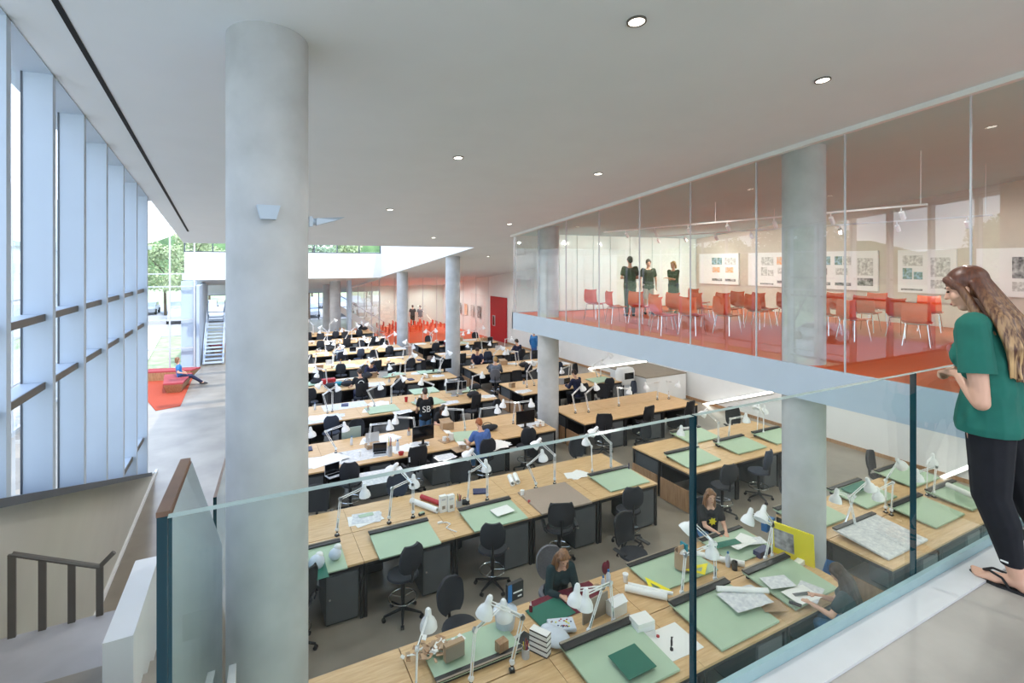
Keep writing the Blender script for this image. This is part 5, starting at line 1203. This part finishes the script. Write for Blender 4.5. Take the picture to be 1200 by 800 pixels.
person('woman in maroon top working at the seventh wall-block row',(10.0,26.4,0),0,'sit',1.68,shirt='maroon',pants='pants_black',hairstyle='long',female=True,lean=.3,nod=.4,voxel=.016,hands={-1:V_((-.2,.5,.95)),1:V_((.2,.5,.95))})
person('person in grey top leaning over the sixth window-block row',(4.2,26.1,0),.1,'sit',1.72,shirt='shirt_grey',pants='pants_black',hair='hair_dark',lean=.4,nod=.4,voxel=.016,hands={-1:V_((-.2,.5,.95)),1:V_((.2,.5,.95))})
# lounge man
person('person in blue shirt and dark trousers reclining on the red lounge bench',(-2.50,26.9,-.10),-1.45,'sit',1.74,shirt='blue',pants='shirt_navy',hair='hair_brown',hairstyle='bob',lean=-.12,nod=.1,seat=.50,knees={-1:V_((-.1,.42,.52)),1:V_((.1,.42,.54))},feet={-1:V_((-.1,.80,.20)),1:V_((.1,.84,.22))},voxel=.013,hands={-1:V_((-.2,.15,.72)),1:V_((.2,.15,.72))})
# far room pair
person('dark figure standing in the far orange room, left of the pair',(12.9,43.0,.02),-.3,'stand',1.80,shirt='shirt_black',pants='pants_black',hair='hair_dark',voxel=.018)
person('figure in grey top and light shorts standing in the far orange room',(13.5,42.8,.02),.1,'stand',1.76,shirt='shirt_grey',pants='shorts',hair='hair_dark',voxel=.018,shorts=True)
# upper room trio
person('man in olive T-shirt and grey-green trousers standing with his back turned',(10.62,12.35,UP),-.45,'stand',1.80,shirt='shirt_olive',pants='slacks',hair='hair_dark',nod=.15,voxel=.011,hands={-1:V_((-.12,.26,1.12)),1:V_((.12,.26,1.12))})
person('man in dark green T-shirt and white shorts facing his companions',(11.55,12.55,UP),2.7,'stand',1.72,shirt='shirt_olive',pants='shorts',hair='hair_dark',nod=.25,shorts=True,voxel=.011)
person('blonde woman with folded arms in olive dress beside the marker boards',(12.7,12.6,UP),1.9,'stand',1.66,shirt='shirt_olive',pants='shirt_navy',hair='hair_blond',hairstyle='bob',female=True,hem=.22,nod=.1,voxel=.011,hands={-1:V_((.10,.22,1.18)),1:V_((-.10,.24,1.16))})
# ---------------- woman leaning on the guard (close-up, her own figure)
def hero():
    V = Vector; X0 = 3.52; t0 = V((X0,1.12,UP)); K_ = .955
    L = lambda x,y,z: V((x,y,z))          # local: +Y towards the guard, x<0 nearer the camera
    sk = 'skin'; b = MB()
    hip = L(0,.085,.90)
    ank = {-1:L(-.09,-.03,.075),1:L(.10,-.16,.075)}; kn = {-1:L(-.095,.075,.47),1:L(.09,-.02,.46)}
    for s in (-1,1):
        b.capsule(hip+L(s*.085,0,-.02),.112,kn[s],.070,sk); b.capsule(kn[s],.062,kn[s].lerp(ank[s],.35)+L(0,-.012,0),.06,sk); b.capsule(kn[s].lerp(ank[s],.35)+L(0,-.012,0),.06,ank[s],.034,sk)
        f = ank[s]; b.ell(f+L(0,-.028,-.035),(.030,.034,.032),sk); b.capsule(f+L(0,-.01,-.02),.034,f+L(-.005,.10,-.042),.024,sk)
        b.capsule(f+L(-.022*s,.09,-.044),.022,f+L(-.022*s,.14,-.05),.017,sk); b.capsule(f+L(.018*s,.08,-.044),.022,f+L(.024*s,.13,-.05),.016,sk)
        for i,(ox,ln,rr_) in enumerate(((-.030,.195,.0145),(-.010,.190,.0105),(.008,.182,.010),(.024,.172,.0095),(.038,.158,.009))):
            b.capsule(f+L(ox*s,.13,-.052),rr_,f+L(ox*s*1.05,ln,-.056),rr_*.92,sk,8,3)
    sp = [hip+L(0,0,.0),hip+L(0,.0,.14),hip+L(0,.015,.28),hip+L(0,.05,.43)]; rad = [.112,.098,.098,.092]
    for i in range(3):
        for s in (-1,0,1): b.capsule(sp[i]+L(s*.07,0,0),rad[i]*(1 if s == 0 else .93),sp[i+1]+L(s*.07,0,0),rad[i+1]*(1 if s == 0 else .93),sk)
    sh = {-1:hip+L(-.165,.045,.475),1:hip+L(.165,.045,.475)}
    for s in (-1,1): b.capsule(hip+L(s*.05,.06,.475),.055,sh[s],.054,sk); b.ell(hip+L(s*.07,.115,.32),(.064,.056,.07),sk)
    wr = {-1:L(-.13,.205,1.105),1:L(.03,.215,1.11)}; el = {-1:L(-.215,.075,.985),1:L(.22,.07,.99)}
    for s in (-1,1):
        b.capsule(sh[s],.054,el[s],.042,sk); b.capsule(el[s],.042,el[s].lerp(wr[s],.3),.041,sk); b.capsule(el[s].lerp(wr[s],.3),.041,wr[s],.025,sk)
        d = L(-s*.25+.0,.7,.02).normalized(); side = L(1,.2*s,0).normalized(); w = wr[s]
        b.capsule(w,.023,w+d*.055+side*.02,.017,sk); b.capsule(w,.023,w+d*.055-side*.02,.017,sk)
        for i,(off,ln) in enumerate(((-.030,.06),(-.010,.072),(.010,.075),(.030,.066))):
            p = w+d*.062+side*off; q = p+(d+L(0,0,-.25)).normalized()*ln*.45; r_ = q+(d*.25+L(0,0,-1)).normalized()*ln*.4; u = r_+(d*-.7+L(0,0,-.6)).normalized()*ln*.25
            b.capsule(p,.0098,q,.0095,sk,8,3); b.capsule(q,.0095,r_,.0088,sk,8,3); b.capsule(r_,.0088,u,.008,sk,8,3)
        p = w+d*.02+side*(.024*-s); q = p+(d*.8+side*-s*.5+L(0,0,-.1)).normalized()*.034; r_ = q+(d+L(0,0,-.35)).normalized()*.028
        b.capsule(p,.013,q,.0108,sk,8,3); b.capsule(q,.0108,r_,.0092,sk,8,3)
    nk = hip+L(0,.055,.515); a = .38; hup = V((0,math.sin(a),math.cos(a))); hfw = V((-.22,math.cos(a),-math.sin(a))).normalized(); hr = hfw.cross(hup).normalized(); hup = hr.cross(hfw)
    hc = nk+V((0,math.sin(.45),math.cos(.45)))*.165
    Mh = Matrix((hr,hfw,hup)).transposed(); Hd = lambda x,y,z: hc+hr*x+hfw*y+hup*z
    b.capsule(hip+L(0,.05,.46),.062,nk,.055,sk); b.capsule(nk,.052,Hd(0,-.02,-.04),.05,sk)
    b.ell(Hd(0,-.01,.045),(.073,.092,.086),sk,Mh,24,16); b.ell(Hd(0,.02,-.012),(.061,.068,.085),sk,Mh,24,16); b.capsule(Hd(-.016,.048,-.078),.024,Hd(.016,.048,-.078),.024,sk)
    b.capsule(Hd(0,.083,.028),.008,Hd(0,.103,-.006),.012,sk); b.ell(Hd(0,.086,-.040),(.020,.010,.008),sk,Mh); b.ell(Hd(0,.084,-.056),(.018,.010,.008),sk,Mh)
    for s in (-1,1): b.ell(Hd(s*.075,-.005,.0),(.010,.019,.030),sk,Mh); b.ell(Hd(s*.03,.070,.042),(.026,.013,.009),sk,Mh); b.ell(Hd(s*.04,.055,-.015),(.024,.022,.026),sk,Mh)
    t = link('person', remeshed(b,'body',.0055,3), None, t0, 0); tag(t,'woman in green T-shirt and black leggings leaning on the glass guard','person'); t.scale = (K_,K_,K_)
    g_ = .016; c = MB(); m = 'tshirt_green'
    for i in range(3):
        for s in (-1,0,1): c.capsule(sp[i]+L(s*.072,.008,-.06 if i == 0 else 0),(.150 if i == 0 else rad[i]+.024),sp[i+1]+L(s*.07,.010,0),rad[i+1]+(.024 if i < 2 else g_)-(.006 if s else 0),m)
    for s in (-1,1):
        c.capsule(hip+L(s*.045,.055,.47),.062,sh[s],.055+g_,m); c.ell(hip+L(s*.07,.118,.31),(.074,.066,.085),m)
    me = remeshed(c,'shirt',.006,6)
    # cut the hem and sleeve ends clean, open cuffs
    bm = bmesh.new(); bm.from_mesh(me)
    for co,no in ((hip+L(0,0,-.095),V((0,0,-1))),):
        bmesh.ops.bisect_plane(bm,geom=bm.verts[:]+bm.edges[:]+bm.faces[:],plane_co=co,plane_no=no,clear_outer=True)
    for s in (-1,1):
        q = MB(); q.capsule(sh[s]-L(s*.03,0,-.01),.06+g_,sh[s],.060+g_,m); q.capsule(sh[s],.060+g_,sh[s].lerp(el[s],.75),.068+g_,m); ms = remeshed(q,'sleeve',.006,3)
        b2 = bmesh.new(); b2.from_mesh(ms); bmesh.ops.bisect_plane(b2,geom=b2.verts[:]+b2.edges[:]+b2.faces[:],plane_co=sh[s].lerp(el[s],.62),plane_no=(el[s]-sh[s]).normalized(),clear_outer=True)
        b2.to_mesh(ms); b2.free(); bm.from_mesh(ms)
    # folds
    for v in bm.verts:
        z = v.co.z-hip.z; f = .0035*math.sin(v.co.y*60+v.co.z*35+math.sin(v.co.x*30)*1.5)*max(0,1-abs(z-.05)/.25); n = V((v.co.x,v.co.y-.09,0)); 
        if n.length > 1e-4: v.co += n.normalized()*f
    bm.to_mesh(me); bm.free(); part('shirt', me, t)
    # small printed mark on the chest
    part('chest_print', MB().ell(hip+L(-.112,.168,.34),(.006,.014,.022),'lips'), t)
    c = MB(); m = 'pants_black'
    c.capsule(hip+L(-.05,0,.03),.105,hip+L(.05,0,.03),.105,m); c.capsule(hip+L(-.05,-.015,-.03),.112,hip+L(.05,-.015,-.03),.112,m)
    for s in (-1,1):
        k2 = kn[s].lerp(ank[s],.35)+L(0,-.012,0); c.capsule(hip+L(s*.085,-.005,-.04),.112,kn[s],.086,m); c.capsule(kn[s],.084,k2,.078,m); c.capsule(k2,.078,kn[s].lerp(ank[s],.80),.052,m)
    me = remeshed(c,'leggings',.0065,4); bm = bmesh.new(); bm.from_mesh(me)
    bmesh.ops.bisect_plane(bm,geom=bm.verts[:]+bm.edges[:]+bm.faces[:],plane_co=(0,0,.135),plane_no=(0,0,-1),clear_outer=True); bm.to_mesh(me); bm.free()
    lg = part('leggings', me, t); part('hem_mark', MB().box((-.146,-.012,.155),(-.143,.02,.163),'paper'), lg)
    for s in (-1,1):
        f = ank[s]; c = MB(); n = 26; vs = []
        out = [(.000+.034*math.cos(q)*(.92 if math.sin(q) < 0 else 1.2)+0, .065+.135*math.sin(q)) for q in [2*PI*k/n for k in range(n)]]
        for z in (0,.016): vs += [f+L(x*s,y,-f.z+z) for x,y in out]
        c.add(vs,[tuple(range(n)),tuple(range(n,2*n))]+[(k,(k+1)%n,n+(k+1)%n,n+k) for k in range(n)],'sole')
        fp = part('flip_flop', c, t)
        st = MB(); p0 = f+L(-.018*s,.145,-.035)
        for e in (-1,1): st.path([p0,f+L(-.01*s+e*.022,.11,-.014),f+L(e*.036,.05,-.016),f+L(e*.038,.02,-.055)],.006,'sole')
        part('strap', st, fp)
    # hair: skull cap and long strands falling over the shoulder blades
    c = MB(); m = 'hair_hero'
    c.ell(Hd(0,-.020,.060),(.086,.102,.088),m,Mh,24,16); c.ell(Hd(0,-.055,.01),(.080,.066,.09),m,Mh,24,16)
    for s in (-1,1): c.capsule(Hd(s*.05,.055,.085),.024,Hd(s*.078,.012,.02),.022,m); c.capsule(Hd(s*.078,.012,.02),.022,Hd(s*.082,.0,-.06),.024,m); c.capsule(Hd(s*.082,.0,-.06),.024,hip+L(s*.10,-.01,.44),.026,m)
    rr = random.Random(3)
    for k in range(34):
        u = -1+2*k/33; st = Hd(u*.075,-.05-.045*(1-u*u),.05-.02*abs(u)); mid = hip+L(u*.115,-.045-.055*(1-u*u)+.01*rr.random(),.50+.03*rr.random()); e1 = hip+L(u*.125,-.085-.05*(1-u*u)+.012*rr.gauss(0,1),.36+.02*rr.random()); e2 = hip+L(u*.125+.008*rr.gauss(0,1),-.10-.055*(1-u*u)+.01*rr.gauss(0,1),.20+.035*rr.random())
        r0 = .015+.006*rr.random(); c.capsule(st,r0+.004,mid,r0+.003,m,8,3); c.capsule(mid,r0+.003,e1,r0,m,8,3); c.capsule(e1,r0,e2,.006,m,8,3)
    part('hair', remeshed(c,'hair',.005,2), t)
    for s in (-1,1):
        part('eye', MB().ell(Hd(s*.029,.079,.022),(.012,.008,.006),'eye',Mh,12,8), t)
        part('eyebrow', MB().capsule(Hd(s*.016,.088,.047),.003,Hd(s*.045,.076,.048),.002,'hair_dark',6,3), t)
    part('mouth', MB().ell(Hd(0,.094,-.047),(.020,.004,.0055),'lips',Mh,12,6), t)
    return t
hero()
# companion whose arm and bag show at the frame edge
t,T,Hd,H_ = person('companion at the frame edge with bare arm, bracelet and dark patterned bag',(4.23,1.17,UP),.05,'stand',1.66,shirt='pants_black',pants='pants_black',hair='hair_dark',hairstyle='bob',female=True,nod=.2,voxel=.008,hands={-1:V_((-.34,.06,.92)),1:V_((.22,.05,.86))})
el, w = H_[-1]; part('bracelet', MB().torus((0,0,0),.031,.007,'paper',16,M4=Matrix.Translation(w.lerp(el,.12))), t)
t = empty('patterned_bag','black shoulder bag with pale spots hanging behind the companion\'s arm','bag',(4.02,1.0,UP+1.02))
mb = MB().ell((0,0,.12),(.07,.13,.16),'black'); part('bag', mb, t, True); sp_ = MB(); r_ = random.Random(2)
for k in range(40):
    a, b_ = r_.uniform(0,6.28), r_.uniform(-1.2,1.2); sp_.ell((.07*math.cos(b_)*math.cos(a),.13*math.cos(b_)*math.sin(a),.12+.16*math.sin(b_)),(.008,.010,.010),'paper',None,6,4)
part('spots', sp_, t)
# ================================================================ camera and light
cd_ = bpy.data.cameras.new('camera'); cam = bpy.data.objects.new('camera', cd_); COL.objects.link(cam)
cam.location = (0,0,EYE); cam.rotation_euler = (PI/2,0,-YAW); cd_.sensor_width = 36; cd_.lens = 36*FOC/1200; cd_.shift_y = -(400-HZ)/1200
cd_.clip_start = .05; cd_.clip_end = 500
sc.camera = cam
w = bpy.data.worlds.new('sky'); sc.world = w; w.use_nodes = True; nt = w.node_tree; bg = nt.nodes['Background']
tc = nt.nodes.new('ShaderNodeTexCoord'); sp = nt.nodes.new('ShaderNodeSeparateXYZ'); rp = nt.nodes.new('ShaderNodeValToRGB')
nt.links.new(tc.outputs['Generated'], sp.inputs[0]); nt.links.new(sp.outputs['Z'], rp.inputs[0]); nt.links.new(rp.outputs[0], bg.inputs[0])
rp.color_ramp.elements[0].position = 0.0; rp.color_ramp.elements[0].color = (.86,.91,1,1); rp.color_ramp.elements[1].position = .8; rp.color_ramp.elements[1].color = (.50,.68,1,1)
bg.inputs[1].default_value = SKY = 2.15
def light(kind, name, loc, energy, color=(1,1,1), rot=(0,0,0), size=1, size_y=None, spread=None):
    l = bpy.data.lights.new(name, kind); l.energy = energy; l.color = color
    if kind == 'AREA':
        l.shape = 'RECTANGLE'; l.size = size; l.size_y = size_y or size
    elif kind == 'SPOT': l.spot_size = math.radians(165); l.spot_blend = .6; l.shadow_soft_size = size
    elif kind == 'POINT': l.shadow_soft_size = size
    elif kind == 'SUN': l.angle = size
    o = bpy.data.objects.new(name, l); COL.objects.link(o); o.location = loc; o.rotation_euler = rot; return o
# daylight through the left glass wall and the skylight (portals of soft light just outside the glass)
light('SUN','sun',(0,0,30),2.4,(1,.96,.9),(math.radians(35),0,math.radians(14)),.02)
light('AREA','skylight_daylight',(3.1,25.8,8.2),160,(.94,.97,1),(0,0,0),9,14)
WARM = (1,.98,.955)
for k,(x,y) in enumerate([(2.6,2.6),(5.8,2.6),(2.4,7),(5.6,7.2),(2.4,11.5),(5.6,11.5),(2.6,15.5),(5.8,15.5),(10.5,17),(13.5,17),(10.5,21),(13.5,21),(10.5,25.5),(13.5,25.5),(10.5,30),(13.5,30),(3,36.5),(3,42),(3,48),(10,36.5),(14,36.5),(10,39.5),(14,39.5),(10,42.3),(14,42.3)]):
    light('SPOT','downlight_lamp',(x,y,ceil_z(y)-.03),(150 if y < 14 else 110 if y < 35 else 170),WARM,(0,0,0),.09)
for (x,y) in [(10,2),(13.5,2),(10,5.5),(13.5,5.5),(10,9),(13.5,9),(10,12.5),(13.5,12.5)]:
    light('SPOT','room_lamp',(x,y,ceil_z(y)-.03),30,(1,.93,.85),(0,0,0),.09)
for x in (10.5,13.0):
    for y in (5.2,7.6,10.0,12.4): pass
for y in (5.4,7.4,9.4,11.4,13.2): light('SPOT','track_spot',(13.0,y,6.3),95,(1,.96,.91),(0,math.radians(-62),0),.05).data.spot_size = math.radians(95)
for x in (9.8,11.6,13.4,15): light('SPOT','board_spot',(x,11.8,6.3),85,(1,.97,.93),(math.radians(62),0,0),.05).data.spot_size = math.radians(95)
for (x,y) in [(9.7,3),(12.5,3),(9.7,7),(12.5,7),(14.8,5),(9.7,11),(12.5,11),(14.8,9),(14.8,13)]:
    light('SPOT','under_slab_lamp',(x,y,UP-.56),75,WARM,(0,0,0),.09)
for (x,y) in [(1,-1.5),(4,-1.5),(7,-1.5)]:
    light('SPOT','gallery_lamp',(x,y,ceil_z(y)-.03),60,WARM,(0,0,0),.09)
vs_ = sc.view_settings; vs_.view_transform = 'Standard'; vs_.look = 'None'; vs_.exposure = 0.62
